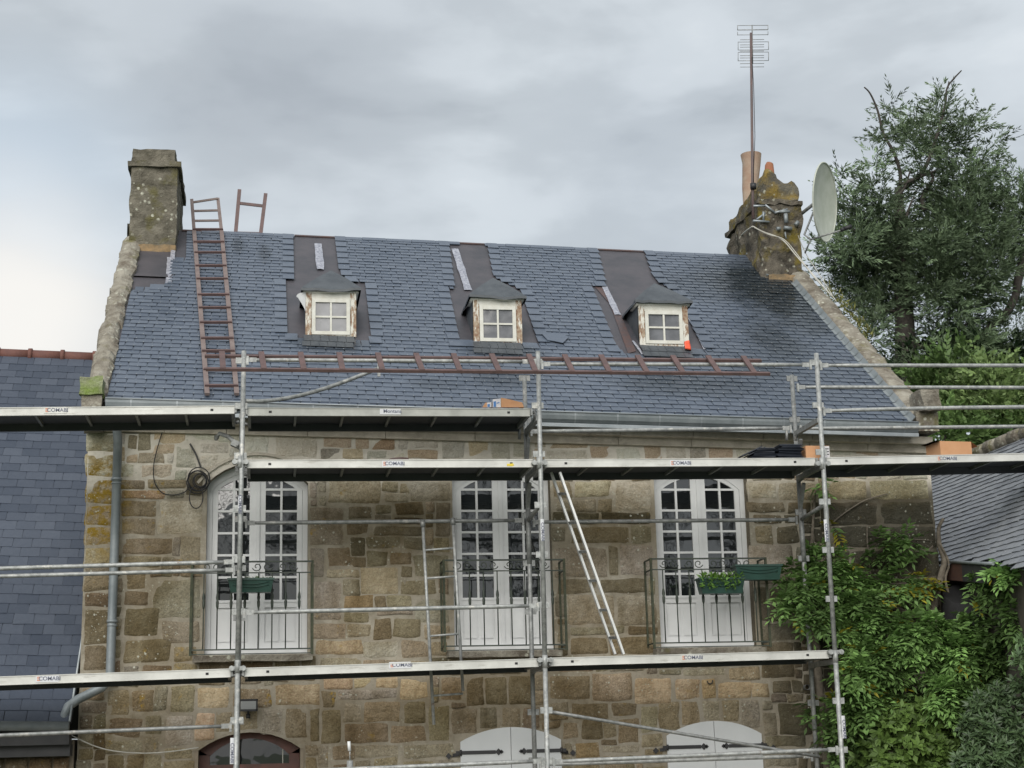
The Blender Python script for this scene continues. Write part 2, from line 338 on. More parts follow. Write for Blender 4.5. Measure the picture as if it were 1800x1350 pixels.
# ------------------------------------------------------------------ mesh builder
def woff(o):
    v = Vector((0, 0, 0))
    while o is not None: v = v + o.location; o = o.parent
    return v
class MB:
    def __init__(s): s.v = []; s.f = []; s.m = []; s.c = []; s.mi = 0; s.col = (1, 1, 1); s.smooth = []; s.sm = False
    def add(s, vs, fs):
        o = len(s.v); s.v += [tuple(p) for p in vs]
        for f in fs: s.f.append(tuple(i+o for i in f)); s.m.append(s.mi); s.c.append(s.col); s.smooth.append(s.sm)
        return s
    def quad(s, a, b, c, d): return s.add([a, b, c, d], [(0, 1, 2, 3)])
    def box(s, x0, x1, y0, y1, z0, z1):
        return s.add([(x0,y0,z0),(x1,y0,z0),(x1,y1,z0),(x0,y1,z0),(x0,y0,z1),(x1,y0,z1),(x1,y1,z1),(x0,y1,z1)],
                     [(0,3,2,1),(4,5,6,7),(0,1,5,4),(1,2,6,5),(2,3,7,6),(3,0,4,7)])
    def obox(s, c, ax, ay, az):            # box from centre and three half vectors
        c, ax, ay, az = map(Vector, (c, ax, ay, az))
        P = [c+ax*i+ay*j+az*k for k in (-1, 1) for i, j in ((-1,-1),(1,-1),(1,1),(-1,1))]
        return s.add(P, [(0,3,2,1),(4,5,6,7),(0,1,5,4),(1,2,6,5),(2,3,7,6),(3,0,4,7)])
    def bar(s, p, q, w, h, up=(0, 0, 1)):
        p, q = Vector(p), Vector(q); d = (q-p); L = d.length/2; d.normalize()
        sd_ = d.cross(Vector(up)).normalized(); u = sd_.cross(d)
        return s.obox((p+q)/2, d*L, sd_*(w/2), u*(h/2))
    def tube(s, pts, r, n=8, caps=True):
        pts = [Vector(p) for p in pts]; N = len(pts); rs = r if isinstance(r, (list, tuple)) else [r]*N
        o = len(s.v); prev = None; sm = s.sm
        for i, p in enumerate(pts):
            d = (pts[min(i+1, N-1)]-pts[max(i-1, 0)]).normalized()
            if prev is None: a = d.orthogonal().normalized()
            else: a = (prev-d*prev.dot(d)); a = a.normalized() if a.length > 1e-6 else d.orthogonal().normalized()
            prev = a; b = d.cross(a)
            for k in range(n):
                t = 2*math.pi*k/n; s.v.append(tuple(p+(a*math.cos(t)+b*math.sin(t))*rs[i]))
        for i in range(N-1):
            for k in range(n):
                k2 = (k+1) % n
                s.f.append((o+i*n+k, o+i*n+k2, o+(i+1)*n+k2, o+(i+1)*n+k)); s.m.append(s.mi); s.c.append(s.col); s.smooth.append(True)
        if caps:
            for f in (tuple(o+k for k in reversed(range(n))), tuple(o+(N-1)*n+k for k in range(n))):
                s.f.append(f); s.m.append(s.mi); s.c.append(s.col); s.smooth.append(False)
        return s
    def prism(s, poly, y0, y1):            # polygon in XZ extruded along Y
        n = len(poly)
        vs = [(x, y0, z) for x, z in poly]+[(x, y1, z) for x, z in poly]
        fs = [tuple(range(n)), tuple(range(2*n-1, n-1, -1))]+[(i, n+i, n+(i+1) % n, (i+1) % n) for i in range(n)]
        return s.add(vs, fs)
    def build(s, name, mats, parent=None, centre=True):
        me = bpy.data.meshes.new(name); me.from_pydata(s.v, [], s.f)
        for mt in (mats if isinstance(mats, (list, tuple)) else [mats]): me.materials.append(MT[mt] if isinstance(mt, str) else mt)
        me.polygons.foreach_set('material_index', s.m); me.polygons.foreach_set('use_smooth', s.smooth)
        if any(c_ != (1, 1, 1) for c_ in s.c):
            at_ = me.color_attributes.new('Col', 'FLOAT_COLOR', 'CORNER')
            n = [len(f) for f in s.f]
            cc = np.repeat(np.array([(*c_[:3], 1) for c_ in s.c], np.float32), n, axis=0); at_.data.foreach_set('color', cc.ravel())
        me.update()
        o = bpy.data.objects.new(name, me); sc.collection.objects.link(o)
        if parent is not None: o.parent = parent; o.location = -woff(parent)
        elif centre and s.v:
            a = np.array(s.v); lo, hi = a.min(0), a.max(0); b = Vector(((lo[0]+hi[0])/2, (lo[1]+hi[1])/2, lo[2]))
            me.transform(Matrix.Translation(-b)); o.location = b
        return o
def tag(o, label, cat, group=None):
    o['label'] = label; o['category'] = cat
    if group: o['group'] = group
    return o
def thing(name, loc, label, cat, group=None):
    o = bpy.data.objects.new(name, None); sc.collection.objects.link(o); o.location = loc; o.empty_display_size = .2
    return tag(o, label, cat, group)
def struct(o): o['kind'] = 'structure'; return o
def jit(v, a=.01): return tuple(c_+random.uniform(-a, a) for c_ in v)
def nz3(p, s_=1.): return noise.noise(Vector(p)*s_)
def copy_tree(o, parent=None):
    c_ = o.copy(); sc.collection.objects.link(c_)
    if parent is not None: c_.parent = parent
    for ch in list(o.children): copy_tree(ch, c_)
    return c_
_text = {}
def text_mesh(txt, size):
    if (txt, size) not in _text:
        cu = bpy.data.curves.new('lettering', 'FONT'); cu.body = txt; cu.size = size; cu.align_x = 'CENTER'; cu.align_y = 'CENTER'; cu.extrude = .0008; cu.offset = .0009
        ob = bpy.data.objects.new('lettering', cu); sc.collection.objects.link(ob)
        dg = bpy.context.evaluated_depsgraph_get(); me = bpy.data.meshes.new_from_object(ob.evaluated_get(dg)); bpy.data.objects.remove(ob); me.name = 'lettering'
        me.materials.clear(); _text[(txt, size)] = me
    return _text[(txt, size)]
def put_text(txt, size, loc, mat, parent, vertical=False, name='lettering', sx=1.):
    me = text_mesh(txt, size).copy(); me.materials.append(MT[mat])
    o = bpy.data.objects.new(name, me); sc.collection.objects.link(o); o.parent = parent
    o.location = Vector(loc)-woff(parent); o.rotation_euler = (R_(90), R_(90) if vertical else 0, 0); o.scale = (sx, 1, 1)
    return o

# ================================================================== SETTING
g = MB(); g.quad((-400,-400,0),(400,-400,0),(400,400,0),(-400,400,0)); struct(g.build('ground', 'grass', centre=False))
g = MB(); g.quad((-8,-4.5,.004),(12,-4.5,.004),(12,9,.004),(-8,9,.004)); struct(g.build('gravel_path', 'gravel', centre=False))

# ================================================================== MAIN HOUSE
house = thing('stone_house', (2.9, 0, 0), 'old granite house with a blue slate roof under repair behind the scaffolding', 'house')
HX0, HX1, HZ = -1.80, 7.55, 5.50
def arch_pts(xa, xb, spring, apex, n=10):
    cx, hw, h = (xa+xb)/2, (xb-xa)/2, apex-spring
    Rr = (hw*hw+h*h)/(2*h); a0 = math.asin(hw/Rr)
    return [(cx+Rr*math.sin(-a0+2*a0*i/n), spring-(Rr-h)+Rr*math.cos(-a0+2*a0*i/n)) for i in range(n+1)]
OPEN1 = [(-.56, .50, 3.17, 4.97, 5.20), (2.05, 3.13, 3.17, 5.09, 5.22), (4.30, 5.37, 3.17, 5.09, 5.22)]
OPEN0 = [(-.60, .43, 0.02, 2.21, 2.38), (2.09, 3.16, .75, 2.23, 2.37), (4.31, 5.36, .75, 2.24, 2.385)]
wall = MB(); wall.mi = 0
def band(z0, z1, opens):
    x = HX0
    for xa, xb, zb, spg, apx in opens:
        wall.quad((x,0,z0),(xa,0,z0),(xa,0,z1),(x,0,z1))
        wall.quad((xa,0,z0),(xb,0,z0),(xb,0,zb),(xa,0,zb))
        ap = arch_pts(xa, xb, spg, apx)
        for (p, q) in zip(ap[:-1], ap[1:]): wall.quad((p[0],0,p[1]),(q[0],0,q[1]),(q[0],0,z1),(p[0],0,z1))
        ring = [(xa, zb)]+ap+[(xb, zb)]
        wall.mi = 1; wall.col = (.30,.275,.235)
        for p, q in zip(ring, ring[1:]+ring[:1]): wall.quad((p[0],0,p[1]),(p[0],.42,p[1]),(q[0],.42,q[1]),(q[0],0,q[1]))
        wall.mi = 0; wall.col = (1, 1, 1)
        x = xb
    wall.quad((x,0,z0),(HX1,0,z0),(HX1,0,z1),(x,0,z1))
band(0, 2.8, OPEN0); band(2.8, HZ, OPEN1)
# side gables and back wall
def gable(x, s_):
    zr = roofz(x, 4.15)-.05
    wall.add([(x,0,0),(x,8.6,0),(x,8.6,5.5),(x,4.15,zr),(x,0,5.75)], [(0,1,2,3,4) if s_ > 0 else (4,3,2,1,0)])
gable(HX0, -1); gable(HX1, 1)
wall.quad((HX0,8.6,0),(HX1,8.6,0),(HX1,8.6,5.5),(HX0,8.6,5.5))

# stones: photographed ones first (pixel rectangles on the facade), then a coursed fill
KC = dict(G=(.56,.535,.49), g=(.45,.42,.36), d=(.20,.18,.135), t=(.44,.38,.29), o=(.50,.37,.24), b=(.32,.27,.20), L=(.72,.68,.60), l=(.53,.48,.385), e=(.37,.335,.265), y=(.64,.51,.38), B=(.38,.35,.305))
ST = """243,760,262,793,t 272,756,325,777,y 275,781,308,796,y 308,783,345,823,G 280,878,350,939,G 320,942,352,1000,g 245,796,290,811,t 293,796,304,812,L 250,817,300,842,l 306,826,325,843,G 220,845,256,860,b 259,845,325,858,b 222,862,288,876,o 265,1018,337,1088,g 225,765,240,790,b
152,757,203,795,l 152,799,203,838,l 152,842,202,886,t 151,890,200,921,t 150,926,198,958,l 149,962,197,995,l 148,1012,195,1038,b 147,1042,194,1066,b 146,1070,193,1130,b 145,1134,190,1178,b
545,848,555,872,g 558,845,570,866,g 576,845,668,882,l 672,848,700,862,l 703,848,717,866,t 680,866,712,878,L 721,845,793,881,G 545,891,603,955,B 615,890,656,905,e 660,889,685,903,g 693,887,745,905,b 748,886,762,900,g 765,885,791,940,B
620,918,650,940,b 655,926,740,941,e 660,948,702,962,e 546,962,570,1005,g 578,965,612,995,b 650,972,683,992,e 685,972,720,992,b 730,975,780,1010,e
575,1002,625,1014,l 640,997,700,1042,l 706,1020,765,1042,b 554,1020,599,1088,G 608,1047,658,1070,o 660,1048,678,1068,b 680,1050,725,1068,t 727,1052,780,1096,g 607,1077,650,1094,t 560,1096,605,1117,l 610,1098,653,1117,l 656,1084,685,1122,b 690,1087,740,1120,b 570,1125,635,1150,y 640,1128,700,1156,G 705,1125,752,1158,t 745,1102,775,1122,t
972,850,1005,875,t 1008,850,1068,873,l 975,878,1045,897,g 1050,878,1074,897,l 1078,850,1144,897,L 970,902,1050,920,d 1055,902,1145,920,d 970,925,995,953,B 1000,926,1105,952,b 1112,924,1145,955,B 975,961,1065,1012,g 1074,960,1084,1010,e 1092,958,1146,1012,G 980,1018,1050,1042,b 1054,1018,1135,1042,b 976,1048,993,1085,g 997,1046,1075,1093,g 1088,1050,1142,1096,G 1000,1102,1100,1115,g 1103,1102,1140,1115,b 982,1100,995,1128,g 1002,1120,1065,1150,b 1070,1119,1140,1150,b
430,757,478,800,L 482,758,560,805,L 566,761,617,785,y 625,769,645,782,y 652,771,696,791,o 603,789,640,806,y 645,794,680,806,G 562,789,600,806,g 700,774,715,790,L 720,794,770,806,y 775,776,818,806,G 822,776,857,806,y 861,776,895,806,L 899,776,935,806,L 722,765,771,788,L
965,775,1030,788,y 960,792,1030,808,L 1036,785,1078,806,y 1083,787,1125,806,L 1130,778,1165,806,y 1168,778,1208,806,L 1212,778,1240,806,g 1245,775,1287,806,y 1292,775,1350,806,L 1455,778,1500,802,L 1503,778,1545,800,y 1550,778,1625,800,L
140,1210,185,1230,t 187,1212,227,1255,t 230,1212,268,1250,t 272,1217,295,1247,g 298,1212,342,1248,t 345,1208,400,1246,y 346,1252,378,1300,y 380,1252,408,1288,t 410,1210,478,1243,t 482,1203,560,1240,y 567,1192,620,1210,y 570,1215,588,1240,b 291,1263,340,1308,G 195,1262,250,1296,b 595,1213,700,1229,G
425,1250,455,1283,t 459,1245,498,1290,G 501,1245,540,1298,t 545,1248,560,1305,b 565,1250,600,1304,t 562,1311,578,1350,g 582,1312,613,1336,t
603,1234,635,1264,G 640,1236,702,1266,t 708,1235,750,1272,b 754,1240,788,1300,t 605,1272,680,1302,t 686,1275,747,1302,t 634,1308,700,1330,g 708,1308,783,1332,g 655,1336,702,1350,t 622,1192,655,1209,y 658,1192,700,1209,y 703,1192,755,1230,y 775,1190,812,1232,t 818,1190,850,1235,b 853,1190,890,1235,b 893,1190,930,1235,b
807,1248,840,1290,B 843,1243,875,1282,B 880,1243,916,1279,g 920,1245,948,1283,B 968,1190,1035,1230,t 1040,1187,1112,1230,t 1005,1240,1070,1260,b 1075,1236,1120,1258,b 1088,1262,1120,1302,b 990,1272,1018,1300,t 1022,1272,1056,1298,b 1010,1308,1055,1333,o 1060,1312,1108,1322,g
1116,1192,1178,1238,y 1186,1193,1228,1227,y 1237,1200,1258,1225,o 1262,1203,1315,1227,y 1325,1200,1350,1226,y 1160,1235,1195,1284,t 1198,1235,1230,1276,t 1234,1232,1266,1268,g 1270,1233,1300,1270,t 1303,1233,1336,1281,g 1134,1248,1156,1285,l 1341,1252,1362,1290,g 1368,1240,1425,1282,d 1345,1294,1415,1312,e 1130,1290,1165,1312,l
1315,848,1362,877,L 1368,848,1435,880,l 1455,847,1520,875,l 1525,846,1628,876,l 1315,884,1380,901,b 1385,884,1422,901,b 1336,926,1358,950,t 1364,924,1405,955,b 1318,958,1395,998,G 1335,1012,1390,1028,g 1332,1036,1348,1058,e 1335,1062,1400,1092,e 1460,882,1540,918,d 1545,882,1640,920,d 1470,925,1560,962,d 1565,925,1645,965,d 1500,968,1590,1000,d 1595,970,1650,1012,b 1600,1020,1650,1060,d
220,880,260,905,b 222,910,270,940,e 222,945,300,975,b 225,1000,258,1035,b 225,1040,255,1065,b 222,1070,280,1120,b 284,1092,335,1130,e 220,1125,300,1165,b"""
CS = .02; NXc = int((HX1-HX0)/CS); NZc = int((HZ-0)/CS); occ = np.zeros((NXc, NZc), bool)
def cells(x0, x1, z0, z1): return slice(max(int((x0-HX0)/CS), 0), max(int(math.ceil((x1-HX0)/CS)), 0)), slice(max(int(z0/CS), 0), max(int(math.ceil(z1/CS)), 0))
for (xa, xb, zb, spg, apx) in OPEN0+OPEN1:
    a, b = cells(xa-.015, xb+.015, zb, spg+.02); occ[a, b] = True
    for p in arch_pts(xa, xb, spg, apx, 20): a, b = cells(p[0]-.04, p[0]+.04, spg, p[1]+.015); occ[a, b] = True
stones = []
for tk in ST.split():
    x0, y0, x1, y1, k = tk.split(','); x0, y0, x1, y1 = map(float, (x0, y0, x1, y1))
    p, q = at(x0, (y0+y1)/2), at(x1, (y0+y1)/2); zt, zb = at((x0+x1)/2, y0).z, at((x0+x1)/2, y1).z
    stones.append([p.x, q.x, zb, zt, k]); a, b = cells(p.x-.012, q.x+.012, zb-.012, zt+.012); occ[a, b] = True
for j in range(NZc-1, -1, -1):             # coursed fill from the top
    i = 0
    hmax = int(random.uniform(.14, .25)/CS)
    while i < NXc:
        if occ[i, j]: i += 1; continue
        wmax = int(random.choice((.18, .26, .34, .42, .5))*random.uniform(.85, 1.15)/CS); h = int(random.uniform(.85, 1.1)*hmax)
        e = i
        while e < NXc and e-i < wmax and not occ[e, j]: e += 1
        hh = 1
        while hh < h and j-hh >= 0 and not occ[i:e, j-hh].any(): hh += 1
        ww = (e-i)*CS; h_ = hh*CS
        if ww > .07 and h_ > .055:
            x0 = HX0+i*CS+.010; x1 = HX0+e*CS-.010; z1 = (j+1)*CS-.008; z0 = (j+1-hh)*CS+.010
            zc = (z0+z1)/2
            k = random.choice('LLyLGl' if zc > 5.05 else ('bebtdgB' if zc > 3.05 else 'bttegB'))
            if x0 > 6.1 and zc < 4.9: k = random.choice('ddbe')
            stones.append([x0, x1, z0, z1, k])
        occ[i:e, max(j+1-hh, 0):j+1] = True
        i = e
G_ = np.zeros((NXc, NZc), np.int32)
for (xa, xb, zb, spg, apx) in OPEN0+OPEN1:
    a, b = cells(xa-.015, xb+.015, zb, spg+.02); G_[a, b] = -1
    for p in arch_pts(xa, xb, spg, apx, 20): a, b = cells(p[0]-.04, p[0]+.04, spg, p[1]+.015); G_[a, b] = -1
rc = []
for i, st in enumerate(stones):
    i0, i1, j0, j1 = int(round((st[0]-HX0)/CS)), int(round((st[1]-HX0)/CS)), int(round(st[2]/CS)), int(round(st[3]/CS))
    rc.append([max(i0, 0), min(i1, NXc), max(j0, 0), min(j1, NZc)]); G_[max(i0, 0):i1, j0:j1] = i+1
for it in range(5):
    for i, r in enumerate(rc):
        i0, i1, j0, j1 = r
        def ok(a, b, c_, d):
            q = G_[max(a, 0):b, max(c_, 0):d]; return q.size > 0 and not ((q != 0) & (q != i+1)).any()
        if i0 > 1 and ok(i0-2, i0, j0, j1): r[0] -= 1; stones[i][0] -= CS
        if i1 < NXc-1 and ok(i1, i1+2, j0, j1): r[1] += 1; stones[i][1] += CS
        if j0 > 1 and ok(i0, i1, j0-2, j0): r[2] -= 1; stones[i][2] -= CS
        if j1 < NZc-1 and ok(i0, i1, j1, j1+2): r[3] += 1; stones[i][3] += CS
        G_[r[0]:r[1], r[2]:r[3]] = i+1
wall.mi = 1; wall.sm = True
for si, (x0, x1, z0, z1, k) in enumerate(stones):
    if z1 < 1.2 and random.random() < .0: continue
    x0 -= .011; x1 += .011; z0 -= .011; z1 += .011; w_, h_ = x1-x0, z1-z0; c0 = KC[k]; f = random.uniform(.86, 1.14)
    top = (z0+z1)/2 > 5.08
    wall.col = tuple(max(.02, c_*f*random.uniform(.96, 1.04)) for c_ in c0)
    nx, nz_ = max(5, min(10, int(w_/.05))), max(5, min(8, int(h_/.045)))
    dep = random.uniform(.004, .016)*(0.45 if top else 1.0); cut = min(.035, .3*min(w_, h_))
    skew = [random.uniform(-.016, .016) for _ in range(4)]
    tx, tz = random.uniform(-.006, .006), random.uniform(-.006, .006)
    vs = []
    for b in range(nz_+1):
        for a in range(nx+1):
            u, v = a/nx*2-1, b/nz_*2-1
            u = (0 if abs(u) < 1e-6 else math.copysign(abs(u)**.55, u)); v = (0 if abs(v) < 1e-6 else math.copysign(abs(v)**.55, v))
            # rounded corners
            px, pz = u*w_/2, v*h_/2
            ex, ez = max(0, abs(px)-(w_/2-cut)), max(0, abs(pz)-(h_/2-cut))
            if ex > 0 and ez > 0:
                l = math.hypot(ex, ez)
                if l > cut: px -= math.copysign(ex-ex*cut/l, px)*.9; pz -= math.copysign(ez-ez*cut/l, pz)*.9
            px += (skew[0] if v > 0 else skew[1])*abs(v)*.6; pz += (skew[2] if u > 0 else skew[3])*abs(u)*.5
            X, Z = (x0+x1)/2+px, (z0+z1)/2+pz
            nn = nz3((X*6, si*3.1, Z*6)); X += nn*.020; Z += nz3((X*6, si*1.7+9, Z*6))*.018
            edge = max(abs(u)**12, abs(v)**12)
            y = -(dep*(1-edge) - .008*edge) - .006*nz3((X*13, 5, Z*13))*(1-edge) + (tx*u+tz*v)*(1-edge)
            if edge > .99: y = .012
            vs.append((X, y, Z))
    fs = [(b*(nx+1)+a, b*(nx+1)+a+1, (b+1)*(nx+1)+a+1, (b+1)*(nx+1)+a) for b in range(nz_) for a in range(nx)]
    wall.add(vs, fs)
wall.sm = False
wall_o = wall.build('wall', ['mortar', 'stone'], house)
# dark rooms behind the openings
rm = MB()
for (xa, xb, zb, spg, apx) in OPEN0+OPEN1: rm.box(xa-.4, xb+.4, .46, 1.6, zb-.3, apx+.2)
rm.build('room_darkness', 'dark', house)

# cornice under the eaves
cn = MB(); x = HX0+.02
while x < HX1-.1:
    L = min(random.uniform(.55, 1.0), HX1-.01-x); zt = 5.685-.022*(x+1.5); cn.col = (1, 1, 1)
    cn.prism([(x+.003, zt-.17), (x+L-.003, zt-.17-.022*L), (x+L-.003, zt-.022*L), (x+.003, zt)], -.055, .1)
    cn.prism([(x+.003, zt-.085), (x+L-.003, zt-.085-.022*L), (x+L-.003, zt-.002-.022*L), (x+.003, zt-.002)], -.16, -.054); x += L
cm = NM('cornice_stone'); cc_ = cm.mix(cm.rng(cm.noise(7, 5, .7), .35, .65), (.42,.385,.32), (.58,.54,.46)); cc_ = cm.mix(cm.rng(cm.noise(2.5, 5, .7), .56, .7, 0, .6), cc_, (.20,.18,.145)); cm.bump(cm.noise(45, 4, .7), .6, .01); MT['cornice'] = cm.fin(cc_, .9, spec=.15)
cn.build('cornice', 'cornice', house)

# ------------------------------------------------------------------ roof
UX = Vector((1, 0, -.022)).normalized(); VX = Vector((0, math.cos(R_(37)), math.sin(R_(37)))); RNn = UX.cross(VX).normalized()
R0 = Vector((0, -.34, roofz(0, -.34)))
def rp(u, v, h=0.): return R0 + UX*u + VX*v + RNn*h
def ruv(p): d = Vector(p)-R0; return d.dot(UX), d.dot(VX)
CUTS = [[(523,410),(599,414),(605,478),(617,495),(650,495),(659,601),(640,601),(525,601),(524,592),(507,590),(507,493),(522,493)],
        [(795,415),(865,420),(876,487),(897,498),(922,508),(952,606),(930,606),(812,606),(809,598),(793,508),(804,506)],
        [(1054,425),(1138,430),(1157,490),(1180,505),(1196,517),(1207,535),(1222,575),(1244,618),(1215,618),(1105,624),(1085,612),(1044,502),(1070,500)],
        [(236,430),(310,440),(306,470),(300,503),(234,515)], [(312,395),(338,400),(334,458),(306,456)],
        [(1344,430),(1440,430),(1440,492),(1350,489)]]
CUTUV = [[ruv(on_roof(*p)) for p in c_] for c_ in CUTS]
def crossings(poly, v):
    xs = []
    for (a, b), (c_, d) in zip(poly, poly[1:]+poly[:1]):
        if (b <= v) != (d <= v): xs.append(a+(v-b)/(d-b)*(c_-a))
    return sorted(xs)
EXP = .113; VR = (4.15+.34)/math.cos(R_(37)); NR = int(VR/EXP)
def slates_rows(mb, P, u0, u1, rows, e, wd, cuts=(), lift=.010, th=.006, gap=.005, bounds=None, seed=1, over=1.9, slip=.004, hook=None):
    rr = random.Random(seed)
    for r in range(rows):
        v = r*e; vm_ = v+e*.5
        lo, hi = (u0, u1) if bounds is None else bounds(vm_)
        if hi-lo < .05: continue
        free = [(lo, hi)]
        for poly in cuts:
            xs = crossings(poly, vm_)
            for a, b in zip(xs[::2], xs[1::2]):
                nf = []
                for s0, s1 in free:
                    if b <= s0 or a >= s1: nf.append((s0, s1)); continue
                    if a > s0: nf.append((s0, a))
                    if b < s1: nf.append((b, s1))
                free = nf
        ph = (r % 2)*wd/2 + rr.uniform(-.02, .02)
        for s0, s1 in free:
            if s1-s0 < .03: continue
            k = math.floor((s0-ph)/wd); edges = [s0]; x = (k+1)*wd+ph
            while x < s1-.05:
                if x-s0 > .05: edges.append(x+rr.uniform(-.008, .008))
                x += wd
            edges.append(s1)
            for a, b in zip(edges[:-1], edges[1:]):
                a += gap/2; b -= gap/2
                t = rr.uniform(-slip, slip); tt = rr.uniform(-slip, slip); l0 = lift+rr.uniform(-.002, .002); l1 = lift+rr.uniform(-.002, .002)
                if rr.random() < .02: t += rr.uniform(-.02, .012); l0 += .004
                vt = v+e*over
                B = [P(a, v+t, l0), P(b, v+tt, l1), P(b, vt, .002), P(a, vt, .002)]
                T = [P(a, v+t, l0+th), P(b, v+tt, l1+th), P(b, vt, .004), P(a, vt, .004)]
                mb.add(B+T, [(3,2,1,0),(4,5,6,7),(0,1,5,4),(1,2,6,5),(3,0,4,7)])
                if hook is not None and b-a > .1:
                    k0 = mb.mi; mb.mi = hook; c_ = (a+b)/2; mb.quad(P(c_-.004, v-.004, l0+th+.003), P(c_+.004, v-.004, l0+th+.003), P(c_+.004, v+.016, l0+th+.003), P(c_-.004, v+.016, l0+th+.003)); mb.mi = k0
roof = MB()
roof.mi = 1
roof.quad(rp(-1.62, -.0, -.004), rp(7.3, -.0, -.004), rp(7.3, VR, -.004), rp(-1.62, VR, -.004))
# back slope
bk = lambda X: (X, 4.15, roofz(X, 4.15)-.005)
roof.quad(bk(-1.8), bk(7.55), (7.55, 8.75, 5.4), (-1.8, 8.75, 5.6))
roof.mi = 2
roof.quad(rp(-1.62, .02, -.05), rp(-1.62, VR, -.05), rp(7.3, VR, -.05), rp(7.3, .02, -.05))
roof.mi = 0
slates_rows(roof, lambda u, v, h: rp(u, v, h+.002), -1.60, 7.24, NR, EXP, .205, CUTUV, lift=.013, th=.006, gap=.012, seed=3, slip=.0022, hook=3)
# larger edge slates beside the open strips
for poly, side in ((CUTUV[0], 0), (CUTUV[1], 0), (CUTUV[2], 0)):
    for r in range(0, NR, 2):
        vm_ = (r+.5)*EXP; xs = crossings(poly, vm_)
        if len(xs) < 2: continue
        for xe, sg in ((xs[0], -1), (xs[-1], 1)):
            a, b = (xe-.13, xe+.015) if sg < 0 else (xe-.015, xe+.13)
            v = r*EXP-.02; B = [rp(a, v, .024), rp(b, v, .026), rp(b, v+.22, .014), rp(a, v+.22, .014)]
            T = [p+RNn*.006 for p in B]; roof.add(B+T, [(3,2,1,0),(4,5,6,7),(0,1,5,4),(1,2,6,5),(3,0,4,7),(2,3,7,6)])
roof_o = roof.build('roof', ['slate', 'membrane', 'darkzinc', 'zinc'], house)
# ridge: slate cap course with rust-stained gaps
rg = MB()
x = -1.1
while x < 6.85:
    L = random.uniform(.26, .36); L = min(L, 6.9-x)
    inn = any((c_[0][0]-.02 < x+L/2 < c_[1][0]+.05) for c_ in CUTUV[:3])
    rg.mi = 1 if inn or x < -.85 or (.2 < x < .36) else 0
    if L > .08:
        h = .012+random.uniform(0, .008)
        a = [rp(x+.004, VR-.115, h+.006), rp(x+L-.004, VR-.115, h+.006), rp(x+L-.004, VR+.005, h), rp(x+.004, VR+.005, h)]
        if rg.mi == 1: a = [rp(x, VR-.04, .012), rp(x+L, VR-.04, .012), rp(x+L, VR+.0, .014), rp(x, VR+.0, .014)]
        rg.add(a+[p-RNn*.012 for p in a], [(0,1,2,3),(7,6,5,4),(1,0,4,5),(2,1,5,6),(0,3,7,4)])
        e0, e1 = Vector(a[3]), Vector(a[2]); rg.quad(e0, e1, e1+Vector((0, .12, -.09)), e0+Vector((0, .12, -.09)))
    x += L
rg.build('ridge_cap', ['slate', 'rustmem'], house)
# foil tape on the membrane, and rust-stained laps
def strip(mb, pix, wd, h):
    P = [ruv(on_roof(*p)) for p in pix]
    for (a, b), (c_, d) in zip(P[:-1], P[1:]):
        n_ = 8; prev = None
        for i in range(n_+1):
            t = i/n_; u, v = a+(c_-a)*t, b+(d-b)*t; ww = wd/2*(1+random.uniform(-.12, .12))
            cur = (rp(u-ww, v, h+random.uniform(0, .006)), rp(u, v, h+.004+random.uniform(0, .006)), rp(u+ww, v, h+random.uniform(0, .006)))
            if prev: mb.quad(prev[0], prev[1], cur[1], cur[0]); mb.quad(prev[1], prev[2], cur[2], cur[1])
            prev = cur
tp = MB(); strip(tp, [(571,475),(568,430)], .10, .012); tp.build('foil_tape', 'tape', house); tp = MB(); strip(tp, [(829,510),(808,438)], .10, .012); tp.build('foil_tape', 'tape', house); tp = MB(); strip(tp, [(1090,552),(1068,503)], .08, .012); tp.build('foil_tape', 'tape', house)
tp = MB(); strip(tp, [(1240,612),(1209,545)], .035, .012); tp.build('foil_tape', 'tape', house); tp = MB(); strip(tp, [(303,500),(307,455)], .07, .012); tp.build('foil_tape', 'tape', house); tp = MB(); strip(tp, [(311,458),(316,412)], .06, .012); tp.build('foil_tape', 'tape', house)
tp = MB(); strip(tp, [(1131,622),(1115,598)], .03, .014); tp.build('foil_tape', 'tape', house)
rl = MB(); rl.quad(*[on_roof(x, y)+RNn*.006 for x, y in [(1072,535),(1046,505),(1058,503),(1088,548)]]); rl.quad(*[on_roof(x, y)+RNn*.006 for x, y in [(1104,622),(1072,535),(1086,540),(1118,618)]])
rl.build('membrane_lap', 'rustmem', house)

# gutter
gt = MB()
def gz(X): return 5.79-.022*(X+1.5)
prof = [(-.335+.065*math.cos(t), .0+.075*math.sin(t)) for t in [math.pi*(1+i/8) for i in range(9)]]
prof = [(-.395, -.010), (-.405, -.004), (-.398, .004)] and [(-.400, 0), (-.398, -.035), (-.388, -.075), (-.36, -.105), (-.30, -.118), (-.24, -.105), (-.215, -.06), (-.21, .012)]
X0g, X1g, NS = -1.60, 7.28, 40
for i in range(NS):
    a, b = X0g+(X1g-X0g)*i/NS, X0g+(X1g-X0g)*(i+1)/NS
    for (y, z), (y2, z2) in zip(prof[:-1], prof[1:]): gt.quad((a, y, gz(a)+z), (b, y, gz(b)+z), (b, y2, gz(b)+z2), (a, y2, gz(a)+z2))
gt.mi = 1
gt.tube([(X0g, -.402, gz(X0g)+.004), (X1g, -.402, gz(X1g)+.004)], .010, 6)
gt.mi = 0
for i in range(19):
    X = X0g+.25+i*.47
    gt.mi = 1
    for (y, z), (y2, z2) in zip(prof[:-2], prof[1:-1]): gt.quad((X, y-.003, gz(X)+z), (X+.018, y-.003, gz(X)+z), (X+.018, y2-.003, gz(X)+z2-.002), (X, y2-.003, gz(X)+z2-.002))
gt.mi = 1
